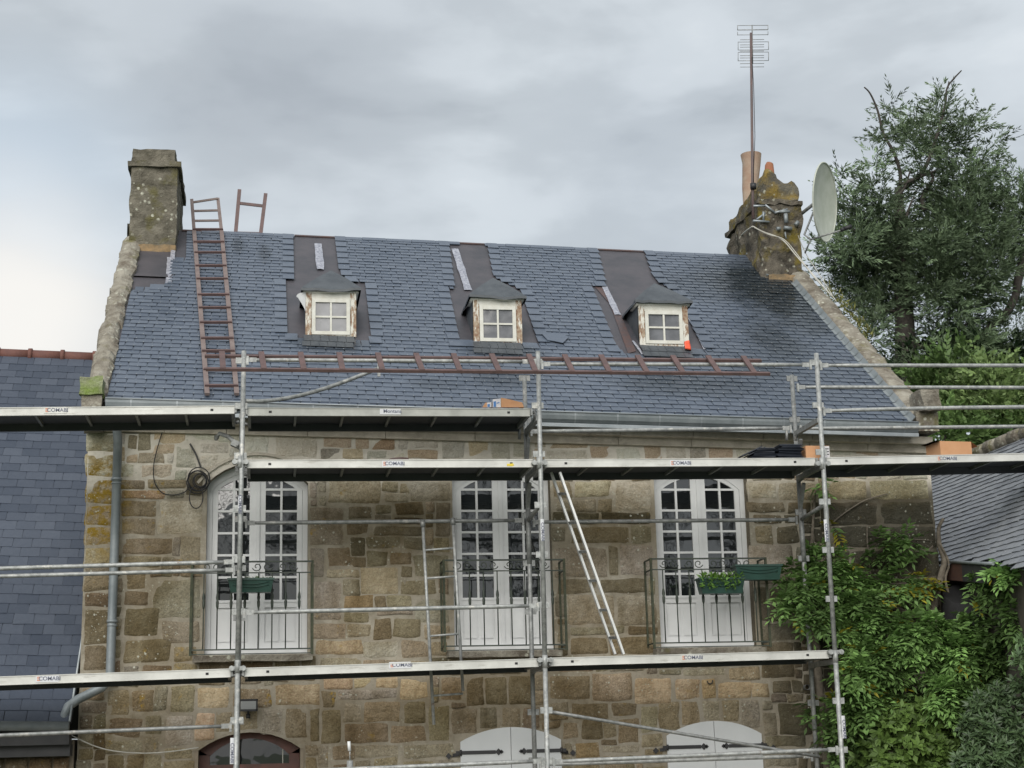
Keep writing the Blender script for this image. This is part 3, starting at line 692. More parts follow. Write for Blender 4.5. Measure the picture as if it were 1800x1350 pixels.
gt.bar((X0g, -.37, gz(X0g)-.135), (X1g, -.37, gz(X1g)-.135), .012, .04); gt.bar((X0g, -.28, gz(X0g)-.126), (X1g, -.28, gz(X1g)-.126), .17, .012)
for X in (X0g, X1g): gt.add([(X, y, gz(X)+z) for y, z in prof], [tuple(range(len(prof)))])
gt.build('gutter', ['zincd', 'zinc'], house)
# downpipe
dp_ = MB(); dp_.tube([(-1.485, -.30, 5.62), (-1.485, -.28, 5.50), (-1.485, -.12, 5.38), (-1.487, -.115, 4.2), (-1.49, -.115, 3.0), (-1.50, -.115, 2.93), (-1.56, -.12, 2.86), (-1.79, -.20, 2.74), (-1.875, -.27, 2.67), (-1.90, -.33, 2.58), (-1.90, -.35, 2.46)], .046, 12)
for z in (4.99, 3.52): dp_.tube([(-1.487, -.115, z-.014), (-1.487, -.115, z+.014)], .056, 12); dp_.tube([(-1.487, -.115, z-.05), (-1.487, -.115, z-.036)], .053, 12)
dp_.build('downpipe', 'zincd', house)

# gable copings: irregular lichened stones following the verge
def coping(xi, xo, seed):
    mb = MB(); rr = random.Random(seed); y = -.18
    while y < 3.55 if xi < 0 else y < 3.5:
        L = rr.uniform(.2, .38); x0, x1 = min(xi, xo), max(xi, xo)
        n_ = 5; vs = []; o = rr.uniform(-.012, .012); hh = rr.uniform(.07, .115)
        for i in range(n_+1):
            Y = y+.012+(L-.024)*i/n_; z = roofz((x0+x1)/2, Y)
            ring = [(x0, z-.06), (x0+.005, z+hh*.55), (x0+.05, z+hh), ((x0+x1)/2, z+hh+.022), (x1-.05, z+hh), (x1-.005, z+hh*.55), (x1, z-.06)]
            en = 1-.25*abs(i/n_*2-1)**4
            for k, (X, Z) in enumerate(ring):
                q = (X*9, Y*9, Z*9+seed); vs.append((X+o+nz3(q)*.03, Y, z+(Z-z)*en+nz3((q[0]+7, q[1], q[2]))*.03))
        m_ = 7; fs = [(i*m_+k, i*m_+k+1, (i+1)*m_+k+1, (i+1)*m_+k) for i in range(n_) for k in range(m_-1)]
        fs += [tuple(range(m_-1, -1, -1)), tuple(n_*m_+k for k in range(m_))]
        mb.sm = False; mb.add(vs, fs); y += L*math.cos(R_(37))
    return mb.build('gable_coping', 'coping', house)
coping(-1.60, -1.83, 5); coping(7.27, 7.56, 9)
for xa, xb in ((-1.83, -1.60), (7.27, 7.56)):
    bc = MB(); z0, z1 = roofz(xa, 4.15)+.06, 5.55; bc.add([(xa,4.15,z0),(xb,4.15,z0),(xb,8.75,z1),(xa,8.75,z1)]+[(xa,4.15,z0-.15),(xb,4.15,z0-.15),(xb,8.75,z1-.15),(xa,8.75,z1-.15)], [(0,1,2,3),(0,3,7,4),(1,2,6,5)]); bc.build('rear_coping', 'coping', house)
def lumpy(mb, x0, x1, y0, y1, z0, z1, amp=.015, n=(5, 5, 6), fr=7, top=None, taper=0):
    nx, ny, nz_ = n; idx = {}; vs = []
    def V(i, j, k):
        key = (i, j, k)
        if key not in idx:
            u, v, w_ = i/nx, j/ny, k/nz_; tp_ = 1-taper*w_
            X = (x0+x1)/2+(u-.5)*(x1-x0)*tp_; Y = (y0+y1)/2+(v-.5)*(y1-y0)*tp_; Z = z0+(z1-z0)*w_
            if top and k == nz_: Z = top(u, v)
            elif top: Z = z0+(top(u, v)-z0)*w_
            q = Vector((X, Y, Z))*fr; d = Vector((nz3(q), nz3(q+Vector((31, 0, 0))), nz3(q+Vector((0, 17, 0)))))*amp*2
            idx[key] = len(vs); vs.append((X+d.x, Y+d.y, Z+d.z))
        return idx[key]
    fs = []
    for i in range(nx):
        for k in range(nz_):
            fs.append((V(i,0,k), V(i+1,0,k), V(i+1,0,k+1), V(i,0,k+1))); fs.append((V(i+1,ny,k), V(i,ny,k), V(i,ny,k+1), V(i+1,ny,k+1)))
    for j in range(ny):
        for k in range(nz_):
            fs.append((V(0,j+1,k), V(0,j,k), V(0,j,k+1), V(0,j+1,k+1))); fs.append((V(nx,j,k), V(nx,j+1,k), V(nx,j+1,k+1), V(nx,j,k+1)))
    for i in range(nx):
        for j in range(ny):
            fs.append((V(i,j,nz_), V(i+1,j,nz_), V(i+1,j+1,nz_), V(i,j+1,nz_))); fs.append((V(i,j+1,0), V(i+1,j+1,0), V(i+1,j,0), V(i,j,0)))
    mb.add(vs, fs)
ks = MB(); lumpy(ks, -1.86, -1.63, -.42, -.16, 5.83, 6.02, .012); ks.mi = 1; lumpy(ks, -1.84, -1.64, -.38, -.02, 5.50, 5.83, .008)
ks.build('kneeler_stone', ['mossgreen', 'coping'], house)
ks = MB(); lumpy(ks, 7.33, 7.55, -.42, -.1, 5.74, 5.98, .012); lumpy(ks, 7.30, 7.56, -.30, .0, 5.52, 5.74, .006)
ks.build('kneeler_stone', 'coping', house)
fl = MB(); 
for i in range(26):
    v0, v1 = i*.172+.05, (i+1)*.172+.045
    fl.add([rp(7.205, v0, .022), rp(7.235, v0, .03), rp(7.27, v0, .085), rp(7.27, v1, .08), rp(7.235, v1, .025), rp(7.205, v1, .016)], [(0,1,4,5),(1,2,3,4)])
fl.bar(rp(7.0, 4.9, .03), rp(6.88, 5.6, .05), .03, .02); fl.bar(rp(6.93, 4.72, .04), rp(6.93, 5.55, .04), .035, .02)
fl.build('flashing', 'zincd', house)

# left chimney
ch = MB(); lumpy(ch, -1.745, -1.14, 3.5, 5.0, 8.35, 9.80, .012, (10, 16, 22), 6)
lumpy(ch, -1.79, -1.095, 3.46, 5.04, 9.80, 9.875, .008, (8, 10, 2), 8); lumpy(ch, -1.74, -1.17, 3.52, 4.98, 9.875, 10.07, .014, (6, 8, 3), 7, taper=.03)
ch.mi = 1; lumpy(ch, -1.62, -1.135, 3.44, 3.60, 8.60, 8.70, .012, (8, 2, 2), 9)
ch.mi = 2; ch.quad(rp(-1.60, VR-1.9, .02), rp(-1.12, VR-1.9, .02), (-1.12, 3.49, 8.60), (-1.60, 3.49, 8.60))
ch.build('chimney', ['wchim', 'orange', 'membrane'], house)
# right chimney
ch = MB(); lumpy(ch, 6.86, 7.47, 3.42, 4.93, 8.2, 9.50, .032, (12, 18, 18), 5)
lumpy(ch, 6.83, 7.50, 3.38, 4.98, 9.50, 9.565, .018, (8, 10, 2), 8)
ch.mi = 1
def mound(u, v): return 9.78+.05*min(1, (1-u)*8)*min(1, u*6)+.24*math.exp(-((u-.34)/.24)**2-((v-.2)/.35)**2)-.05*v+.09*nz3((u*4, v*6, 2))
lumpy(ch, 6.88, 7.46, 3.42, 4.90, 9.56, 9.8, .022, (12, 14, 4), 6, top=mound, taper=.02)
ch.mi = 2; lumpy(ch, 6.93, 7.42, 3.36, 3.5, 8.38, 8.46, .012, (8, 2, 2), 9)
cho = ch.build('chimney', ['wchimr', 'mosscap', 'orange'], house)
p_ = at(1322, 300, 4.55); pt = MB(); pt.sm = True
zz = [9.55, 9.75, 9.9, 10.05, 10.25, 10.32]; rr_ = [.115, .11, .112, .125, .15, .155]
tb = at(1320, 360, 4.4); tt_ = at(1320, 272, 4.4)
pt.tube([(tb.x+.01, 4.4, tb.z-.15), (tb.x, 4.4, tb.z), (tb.x, 4.4, tb.z+.25), (tt_.x, 4.4, tt_.z-.14), (tt_.x, 4.4, tt_.z)], [.13, .115, .115, .135, .155], 20, caps=False)
pt.tube([(tt_.x, 4.4, tt_.z), (tt_.x, 4.4, tt_.z-.001), (tt_.x, 4.4, tt_.z-.25)], [.155, .138, .12], 20, caps=False)
pt.build('chimney_pot', 'terr', cho)
sb = at(1353, 320, 3.9); st_ = at(1352, 287, 3.9); pt = MB()
pt.tube([(sb.x, 3.9, sb.z-.12), (sb.x, 3.9, sb.z), (st_.x, 3.9, st_.z-.03), (st_.x+.01, 3.9, st_.z)], [.13, .085, .062, .05], 9)
pt.build('chimney_pot', 'terrd', cho)

# ------------------------------------------------------------------ dormers
def dormer(cx, Y, zb, zt, hw, label_peel=False, seed=0):
    rr = random.Random(seed)
    d = MB(); ztop = zt                     # cheeks
    Yb = Y+(ztop-zb)/T37
    d.add([(cx-hw,Y+.02,zb-.06),(cx-hw,Y+.02,ztop),(cx-hw,Yb+.1,ztop)], [(0,1,2)]); d.add([(cx+hw,Y+.02,zb-.06),(cx+hw,Yb+.1,ztop),(cx+hw,Y+.02,ztop)], [(0,1,2)])
    body = bpy.data.objects.new('dormer', None); sc.collection.objects.link(body); body.parent = house; body.location = Vector((cx, Y, zb))-woff(house); body.empty_display_size = .2
    d1 = MB(); d1.v = d.v[:3]; d1.f = [(0, 1, 2)]; d1.m = [0]; d1.c = [(1,1,1)]; d1.smooth = [False]; d1.build('dormer_cheek', 'darkzinc', body)
    d1 = MB(); d1.v = d.v[3:]; d1.f = [(0, 1, 2)]; d1.m = [0]; d1.c = [(1,1,1)]; d1.smooth = [False]; d1.build('dormer_cheek', 'darkzinc', body)
    # hipped roof skirt of lead
    r = MB(); o = .055; zE = ztop-.005; pk = (cx+.02, Y+.42, ztop+.36); Yr = Y+.42+.62
    def E(x, y, z): return (x, y, z+rr.uniform(-.012, .008))
    n_ = 8; fr = [E(cx-hw-o+(2*hw+2*o)*i/n_, Y-.08, zE-.018*math.sin(math.pi*i/n_)*rr.uniform(.2, 1.2)) for i in range(n_+1)]
    lf = [E(cx-hw-o, Y-.08+i*.14, zE-.012+.0*i) for i in range(7)]; rt_ = [E(cx+hw+o, Y-.08+i*.14, zE-.012) for i in range(7)]
    lf[0] = fr[0]; rt_[0] = fr[-1]
    bkp = (cx, Y+.42+.55, roofz(cx, Y+.97)+.03)
    r.sm = True
    def fan(pts):
        for a, b in zip(pts[:-1], pts[1:]):
            A, B, P = Vector(a), Vector(b), Vector(pk); m1, m2 = A.lerp(P, .5)+Vector((0, 0, .012)), B.lerp(P, .5)+Vector((0, 0, .012))
            r.quad(A, B, m2, m1); r.add([m1, m2, P], [(0, 1, 2)])
            r.quad(A, A-Vector((0, 0, .03)), B-Vector((0, 0, .03)), B)
    fan(fr); fan(rt_); fan(lf[::-1])
    r.add([lf[-1], pk, bkp], [(0, 1, 2)]); r.add([rt_[-1], bkp, pk], [(0, 1, 2)])
    r.mi = 1; r.box(cx-hw-.03, cx+hw+.03, Y-.035, Y+.3, zE-.045, zE-.02)
    r.build('dormer_roof', ['darkzinc', 'oldwhite'], body)
    # weathered frame
    f = MB(); t = .07
    f.mi = 0
    for sx in (-1, 1): x0 = cx+sx*(hw-t/2); f.mi = 1; f.box(x0-t/2, x0+t/2, Y-.015, Y+.05, zb-.03, zt-.04); f.mi = 0
    f.mi = 0; f.box(cx-hw+t, cx+hw-t, Y-.012, Y+.04, zt-.125, zt-.045)
    f.mi = 1; f.box(cx-hw+t, cx+hw-t, Y-.018, Y+.08, zb-.055, zb-.012)
    f.build('window_frame', ['oldwhite', 'peel'], body)
    s_ = MB(); x0, x1, z0, z1 = cx-hw+t+.004, cx+hw-t-.004, zb-.008, zt-.13; b = .042
    s_.box(x0, x0+b, Y-.03, Y+.01, z0, z1); s_.box(x1-b, x1, Y-.03, Y+.01, z0, z1); s_.box(x0+b, x1-b, Y-.03, Y+.01, z0, z0+b); s_.box(x0+b, x1-b, Y-.03, Y+.01, z1-b, z1)
    mx, mz = (x0+x1)/2, (z0+z1)/2; s_.box(mx-.011, mx+.011, Y-.026, Y+.006, z0+b, z1-b); s_.box(x0+b, mx-.011, Y-.024, Y+.004, mz-.011, mz+.011); s_.box(mx+.011, x1-b, Y-.024, Y+.004, mz-.011, mz+.011)
    so_ = s_.build('window_sash', 'oldwhite', body)
    p = MB(); p.box(x0+b-.005, x1-b+.005, Y-.006, Y-.002, z0+b-.005, z1-b+.005); p.build('pane', 'dglass', body)
    bb = MB(); bb.box(cx-hw+.03, cx+hw-.03, Y+.05, Y+.06, zb-.02, zt-.03); bb.build('attic_darkness', 'dark', body)  # near-black sheet stands for the unlit space behind the pane
    a = MB()                                 # apron
    for i in range(6):
        u0, u1 = cx-hw+2*hw*i/6, cx-hw+2*hw*(i+1)/6
        za = zb-.04; pts = [Vector((u0, Y-.0, za)), Vector((u1, Y-.0, za))]
        uu0, vv0 = ruv((u0, Y-.02, roofz(u0, Y-.02))); uu1, _ = ruv((u1, Y-.02, roofz(u1, Y-.02)))
        a.quad(rp(uu0-.02, vv0-.36, .032), rp(uu1-.024, vv0-.36, .032), rp(uu1-.024, vv0-.205, .027), rp(uu0-.02, vv0-.205, .027)); a.quad(rp(uu0+.002, vv0-.20, .03), rp(uu1-.002, vv0-.20, .03), rp(uu1-.002, vv0-.0, .02), rp(uu0+.002, vv0-.0, .02)); a.quad(rp(uu0, vv0, .02), rp(uu1, vv0, .02), pts[1], pts[0])
    a.build('apron', 'darkzinc', body)
    if label_peel:
        q = MB(); q.sm = True; A = Vector((cx-hw, Y-.02, zt-.05)); prev = None
        for i in range(6):
            t_ = i/5; top = A+Vector((-.11*math.sin(t_*1.6), -.07*t_, -.03*t_-.05*t_*t_)); bot = A+Vector((-.015*t_-.09*math.sin(t_*1.2)*(.35+.65*t_)*0.9, -.05*t_, -.24+.155*t_))
            if prev: q.quad(prev[0], top, bot, prev[1])
            prev = (top, bot)
        q.build('peeled_flashing', 'white', body)
    return body
def dz(x, y, Y): p = at(x, y, Y); return p
DR = []
for i, (l, r_, yt, yb, Y) in enumerate([(537, 626, 508, 588, 1.27), (832, 917, 521, 600, 1.27), (1123, 1209, 530, 604, 1.36)]):
    a, b = at(l, (yt+yb)/2, Y), at(r_, (yt+yb)/2, Y); zt, zb = at((l+r_)/2, yt, Y).z, at((l+r_)/2, yb, Y).z
    DR.append(((a.x+b.x)/2, Y, zb, zt)); dormer((a.x+b.x)/2, Y, zb, zt, (b.x-a.x)/2, i == 0, i+4)

# ------------------------------------------------------------------ french doors
def french_door(xa, xb, zb, spg, apx):
    cx = (xa+xb)/2; y0 = .13; f = MB(); t = .055
    f.box(xa, xa+t, y0, y0+.06, zb, 4.92); f.box(xb-t, xb, y0, y0+.06, zb, 4.92); f.add([(xa,y0,4.92),(xa+t,y0,4.92),(xa,y0,spg)], [(0,1,2)]); f.add([(xb-t,y0,4.92),(xb,y0,4.92),(xb,y0,spg)], [(0,1,2)]); f.box(xa-.0, xb+.0, y0-.05, y0+.06, zb-.01, zb+.055)
    op = arch_pts(xa, xb, spg, apx, 14); ip = arch_pts(xa+t, xb-t, 4.92, 5.12, 14)
    for (p, q, r, s_) in zip(op[:-1], op[1:], ip[1:], ip[:-1]):
        f.add([(p[0],y0,p[1]),(q[0],y0,q[1]),(r[0],y0,r[1]),(s_[0],y0,s_[1]),(r[0],y0+.06,r[1]),(s_[0],y0+.06,s_[1])], [(0,3,2,1),(3,5,4,2)])
    fo = f.build('french_door', 'white', house)
    X0, X1, Z0 = xa+t, xb-t, zb+.058
    rows = [4.925, 4.69, 4.455, 4.22, 3.985, 3.745]
    def archz(x):
        for (p, q) in zip(ip[:-1], ip[1:]):
            if p[0] <= x <= q[0]: return p[1]+(q[1]-p[1])*(x-p[0])/(q[0]-p[0])
        return spg
    for sd_ in (-1, 1):
        l = MB(); a, b = (X0+.003, cx-.002) if sd_ < 0 else (cx+.002, X1-.003); y1, y2 = y0+.010, y0+.052
        wo, wi = .055, .082
        so_, si_ = (a, a+wo), (b-wi, b)
        if sd_ > 0: so_, si_ = (b-wo, b), (a, a+wi)
        for (p, q) in (so_, si_):
            l.add([(p,y1,Z0),(q,y1,Z0),(q,y1,archz(q)),(p,y1,archz(p)),(p,y2,Z0),(q,y2,Z0),(q,y2,archz(q)),(p,y2,archz(p))], [(0,1,2,3),(0,3,7,4),(1,5,6,2)])
        gx0, gx1 = (so_[1], si_[0]) if sd_ < 0 else (si_[1], so_[0])
        # top rail following the arch
        n_ = 6
        for i in range(n_):
            p, q = gx0+(gx1-gx0)*i/n_, gx0+(gx1-gx0)*(i+1)/n_
            l.add([(p,y1,archz(p)-.05),(q,y1,archz(q)-.05),(q,y1,archz(q)),(p,y1,archz(p)),(p,y2,archz(p)-.05),(q,y2,archz(q)-.05)], [(0,1,2,3),(0,4,5,1)])
        for z in rows[:-1]: l.box(gx0, gx1, y1+.004, y2-.006, z-.012, z+.012)
        mxx = (gx0+gx1)/2; l.box(mxx-.012, mxx+.012, y1+.001, y2-.004, rows[-1], archz(mxx)-.045)
        l.box(gx0, gx1, y1, y2, 3.665, rows[-1]); l.box(gx0, gx1, y1, y2, Z0, Z0+.07)
        l.box(gx0, gx1, y1+.02, y2-.002, Z0+.07, 3.665)
        l.box(gx0-.01, gx1+.01, y1-.010, y1-.002, rows[-1]-.028, rows[-1]-.008)
        for px0, px1 in ((gx0+.012, mxx-.012), (mxx+.012, gx1-.012)):
            l.box(px0+.012, px1-.012, y1+.006, y1+.019, Z0+.085, 3.62)
            l.box(px0, px1, y1+.012, y1+.0195, Z0+.078, 3.64)
        if sd_ > 0: l.box(a-.02, a+.022, y1-.014, y1-.002, Z0, archz(a)-.02)
        l.build('door_leaf', 'white', fo)
        g_ = MB(); g_.add([(gx0-.004,y1+.022,rows[-1]-.004),(gx1+.004,y1+.022,rows[-1]-.004)]+[(gx1+.004-(gx1-gx0+.008)*i/6, y1+.022, archz(min(max(gx1+.004-(gx1-gx0+.008)*i/6, X0), X1))-.03) for i in range(7)], [tuple(range(9))])
        g_.build('glass_pane', 'glass', fo)
    return fo
for o_ in OPEN1: french_door(*o_)
# curtains/blind of the left window left out; arched hood line over the left door
hd = MB(); ap = arch_pts(-.66, .60, 4.97, 5.285, 16)
for p, q in zip(ap[:-1], ap[1:]): hd.bar((p[0], -.012, p[1]), (q[0], -.012, q[1]), .03, .016, (0, -1, 0))
hd.build('hood_mould', 'cornice', house)
sill = MB()
for (cx, zb) in ((-.05, 3.17), (2.58, 3.17), (4.83, 3.17)):
    s_ = MB(); lumpy(s_, cx-.62, cx+.60, -.16, .0, zb-.075, zb-.012, .006, (12, 2, 1), 5); s_.build('door_sill', 'coping', house)

# ------------------------------------------------------------------ balconies
def ring_pts(c_, r, a0, a1, n=14, shrink=0.): return [(c_[0]+r*(1-shrink*i/n)*math.cos(a0+(a1-a0)*i/n), c_[1], c_[2]+r*(1-shrink*i/n)*math.sin(a0+(a1-a0)*i/n)) for i in range(n+1)]
def balcony(x0, x1, seed):
    rr = random.Random(seed); yf = -.30; zt, z2, zb = 4.10, 3.985, 3.205
    b = MB(); root = None
    b.bar((x0, yf, zt), (x1, yf, zt), .022, .016); b.bar((x0, yf, z2), (x1, yf, z2), .014, .012); b.bar((x0, yf, zb), (x1, yf, zb), .016, .014); b.bar((x0, yf, zb-.045), (x1, yf, zb-.045), .012, .01)
    for X in (x0, x1): b.bar((X, yf, zb-.05), (X, yf, zt), .010, .010, (0, 1, 0))
    for X in (x0, x1):
        for z in (zt, z2, zb): b.bar((X, yf, z), (X, .02, z), .014, .014)
        b.tube(ring_pts((X, yf+.14, (zt+z2)/2), .045, 0, 5.5, 12, .6), .006, 5) if False else None
    bo = b.build('balcony_railing', 'iron', house)
    for X in (x0, x1):
        p = MB(); p.bar((X, yf, zb-.06), (X, yf, zt+.01), .024, .024, (0, 1, 0)); p.build('corner_post', 'mossiron', bo)
        p = MB(); p.bar((X, -.02, zb-.03), (X, -.02, zt), .018, .018, (0, 1, 0)); p.build('wall_post', 'mossiron', bo)
    k = 8; s = (x1-x0-.26)/(k-1)
    for i in range(k):
        X = x0+.125+s*i; q = MB()
        q.tube([(X, yf, zb), (X, yf, z2)], .0065, 6)
        zc = 3.70; q.tube([(X, yf, zc-.085), (X, yf, zc-.06), (X, yf, zc-.01), (X, yf, zc+.0), (X, yf, zc+.03), (X, yf, zc+.07), (X, yf, zc+.085)], [.007, .014, .016, .011, .017, .012, .007], 6)
        q.build('baluster', 'iron', bo)
    for i in range(4):
        sc_ = MB(); X = x0+.20+i*(x1-x0-.3)/3.6
        for sg in (-1, 1):
            c_ = (X+sg*.055, yf, (zt+z2)/2+.005)
            P = [(c_[0]+sg*.05*(1-.75*t)*math.cos(t*7.2+.3), yf, c_[2]-.048*(1-.75*t)*math.sin(t*7.2+.3)) for t in [j/22 for j in range(23)]]
            sc_.tube(P, .0055, 5)
        sc_.build('scroll', 'iron', bo)
    return bo
BX = [(-.69, .54), (1.91, 3.20), (4.15, 5.43)]
for i, (a, b) in enumerate(BX): balcony(a, b, i)

# ------------------------------------------------------------------ shutters, front door
def shutters(xa, xb, zb, spg, apx):
    m = MB(); cx = (xa+xb)/2; ap = arch_pts(xa, xb, spg, apx, 16); y0 = -.028
    par = None
    for sd_ in (-1, 1):
        l = MB(); pts = [p for p in ap if (p[0]-cx)*sd_ >= -1e-6]
        poly = [(xa, zb)]+pts+[(cx-.003, zb)] if sd_ < 0 else [(cx+.003, zb)]+[(max(p[0], cx+.003), p[1]) for p in pts]+[(xb, zb)]
        if sd_ < 0: poly = [(min(x, cx-.003), z) for x, z in poly]
        l.prism(poly[::-1], y0, y0+.03)
        for k in range(1, 5):
            X = (xa if sd_ < 0 else cx)+k*(xb-xa)/10; l.box(X-.0018, X+.0018, y0-.0015, y0+.001, zb+.02, spg-.02)
        lo = l.build('shutter', 'shutter', house)
        xh = xa if sd_ < 0 else xb; sg = -sd_
        for z in (2.12, 1.05):
            h = MB()
            h.bar((xh-sg*.05, y0-.01, z), (xh+sg*.37, y0-.006, z), .008, .036, (0, 0, 1))
            h.obox((xh+sg*.40, y0-.007, z), (.018, 0, .018), (0, .004, 0), (-.018, 0, .018)); h.obox((xh+sg*.432, y0-.007, z), (.011, 0, .011), (0, .004, 0), (-.011, 0, .011))
            h.tube([(xh-sg*.0, y0-.012, z-.03), (xh-sg*.0, y0-.012, z+.03)], .012, 8)
            h.bar((xh-sg*.02, y0-.01, z-.015), (xh-sg*.10, .01, z-.03), .012, .035); h.obox((xh-sg*.125, -.02, z-.03), (.016, 0, .016), (0, .006, 0), (-.016, 0, .016))
            h.build('strap_hinge', 'blackiron', lo)
for o_ in OPEN0[1:]: shutters(*o_)
fd = MB(); xa, xb, zb, spg, apx = OPEN0[0]; y0 = .2; t = .11
ap = arch_pts(xa, xb, spg, apx, 12); ip = arch_pts(xa+t, xb-t, spg-.06, apx-.06, 12)
fd.box(xa, xa+t, y0, y0+.06, zb, spg-.05); fd.box(xb-t, xb, y0, y0+.06, zb, spg-.05)
for (p, q, r, s_) in zip(ap[:-1], ap[1:], ip[1:], ip[:-1]): fd.quad((p[0],y0,p[1]),(s_[0],y0,s_[1]),(r[0],y0,r[1]),(q[0],y0,q[1]))
fd.box(xa+t, xb-t, y0+.005, y0+.05, 2.0, 2.06); fd.box(xa+t, xb-t, y0+.01, y0+.05, .05, 1.0)
fdo = fd.build('front_door', 'wooddoor', house)
pn = MB(); pn.quad((xa+t-.01, y0+.03, 1.0), (xb-t+.01, y0+.03, 1.0), (xb-t+.01, y0+.03, 2.36), (xa+t-.01, y0+.03, 2.36)); pn.build('door_glass', 'glass', fdo)
bw = MB(); X = at(514, 1340, .2).x-.1; bw.box(X-.004, X+.004, y0+.015, y0+.027, 2.05, 2.33); bw.build('glazing_bar', 'cable', fdo)
for x0, x1 in ((xa-.035, xa+.0), (xb, xb+.035)): jm = MB(); jm.box(x0, x1, -.02, .1, .3, spg); jm.build('door_jamb', 'render', house)

# ================================================================== NEIGHBOUR HOUSE (left)
nb = thing('slate_roofed_house', (-5, 1, 0), 'lower neighbouring house with dark slate roof and red ridge tiles on the left', 'house')
T45 = math.tan(R_(45)); NP0 = Vector((-2, -.42, 2.50))
def nzf(Y): return 2.50+(Y+.42)*T45
NU, NV = Vector((1, 0, -.03)).normalized(), Vector((0, math.cos(R_(45)), math.sin(R_(45)))); NN = NU.cross(NV).normalized(); N0 = Vector((-1.82, -.42, 2.50))
def npn(u, v, h=0.): return N0+NU*u+NV*v+NN*h
VN = (4.62+.42)/math.cos(R_(45))-.17
m = MB(); m.mi = 1; m.quad(npn(-8, 0, -.01), npn(0, 0, -.01), npn(0, VN, -.01), npn(-8, VN, -.01)); m.quad(npn(-8, VN, -.01), npn(0, VN, -.01), npn(0, VN, -.01)+Vector((0, 5, -5)), npn(-8, VN, -.01)+Vector((0, 5, -5)))
m.mi = 0; slates_rows(m, npn, -4.0, -.012, int(VN/.163), .163, .212, (), lift=.008, th=.005, gap=.006, seed=8, slip=.006)
m.build('roof', ['oldslate', 'black'], nb)
m = MB(); x = -8.
while x < -.05:
    L = min(.42, -.02-x); a, b = npn(x, VN, .0), npn(x+L, VN, .0); m.sm = True
    m.tube([a+Vector((0, 0, -.02)), b+Vector((0, 0, -.02))], .08, 12); m.tube([a+Vector((0, 0, -.02)), a+Vector((.05, 0, -.02))], .10, 12); x += L
m.build('ridge_tile', 'ridge', nb)
m = MB(); m.tube([npn(-8, -.03, -.01), npn(-.02, -.03, -.01)], .05, 10); m.mi = 1; m.box(-9.8, -1.84, -.40, -.16, 2.30, 2.42); m.box(-9.8, -1.84, -.30, -.06, 2.19, 2.30)
m.build('gutter', ['zincd', 'board'], nb)
m = MB(); m.tube([npn(-.018, 0, .03), npn(-.018, VN, .03)], .012, 6); m.build('verge_flashing', 'zinc', nb)
# wall with a few stones
m = MB(); m.mi = 0; m.box(-9.8, -1.83, -.02, .4, 0, 2.35); m.mi = 1; m.sm = True
rr = random.Random(4); z = 1.0
while z < 2.17:
    h = rr.uniform(.14, .2); x = -4.5
    while x < -1.95:
        L = rr.uniform(.18, .4); L = min(L, -1.86-x); m.col = tuple(c_*rr.uniform(.8, 1.1) for c_ in KC[rr.choice('bteb')])
        lumpy(m, x+.012, x+L-.012, -.045, .0, z+.012, z+h-.012, .006, (4, 1, 3), 9); x += L
    z += h
m.build('wall', ['render', 'stone'], nb)
m = MB(); m.box(-1.78, -1.40, -.06, -.01, 1.0, 2.06)
meter = m.build('meter_cupboard', 'wooddoor'); tag(meter, 'dark red brown wooden cupboard on the wall below the hanging white cable', 'cupboard')

# ================================================================== WING / OUTBUILDING (right)
wg = thing('outbuilding', (9, 0, 0), 'low outbuilding with pale grey slate roof at the right of the house', 'outbuilding')
pt = R_(45); WN = Vector((-math.sin(pt), 0, math.cos(pt))); W0 = Vector((7.73, .3, 4.13)); WU = Vector((0, -1, 0)); WV = Vector((math.cos(pt), 0, math.sin(pt)))
def wp(u, v, h=0.): return W0+WU*u+WV*v+WN*h
def wuv(p): d = Vector(p)-W0; return d.dot(WU), d.dot(WV)
WPX = [(1640,985),(1700,988),(1745,990),(1800,1001),(1900,1015),(1960,1100),(2200,900),(1960,715),(1800,770),(1745,790),(1640,832)]
WPOLY = [wuv(plane_at(x, y, W0, WN)) for x, y in WPX]
WPOLY[0] = (-2.0, WPOLY[0][1]+.02)
WPOLY[-1] = (-6.5, WPOLY[-2][1])
def wb(v):
    xs = crossings(WPOLY, v); return (xs[0], xs[-1]) if len(xs) >= 2 else (0, 0)
vmin = min(p[1] for p in WPOLY); vmax = max(p[1] for p in WPOLY); vtop = WPOLY[-2][1]
def wps(u, v, h): return wp(u, v+vmin, h)
m = MB(); m.mi = 1; m.add([wp(u, v, -.006) for u, v in WPOLY[::-1]], [tuple(range(len(WPOLY)))])
m.mi = 0; slates_rows(m, wps, 0, 0, int((vtop-vmin)/.098)+1, .098, .19, (), lift=.016, th=.007, gap=.008, bounds=lambda v: wb(v+vmin), seed=12, slip=.012)
wr = m.build('roof', ['wingslate', 'darkzinc'], wg)
m = MB(); u = -6.5
while u < 3.5:
    L = random.uniform(.22, .36); a = wp(u, vtop+.02, .02); m.col = (1, 1, 1)
    m2 = wp(u+L, vtop+.02, .02); m.tube([a, a.lerp(m2, .1), a.lerp(m2, .9), m2], [.06, .10+random.uniform(-.01, .015), .095, .06], 8); u += L
m.build('ridge_stone', 'coping', wg)
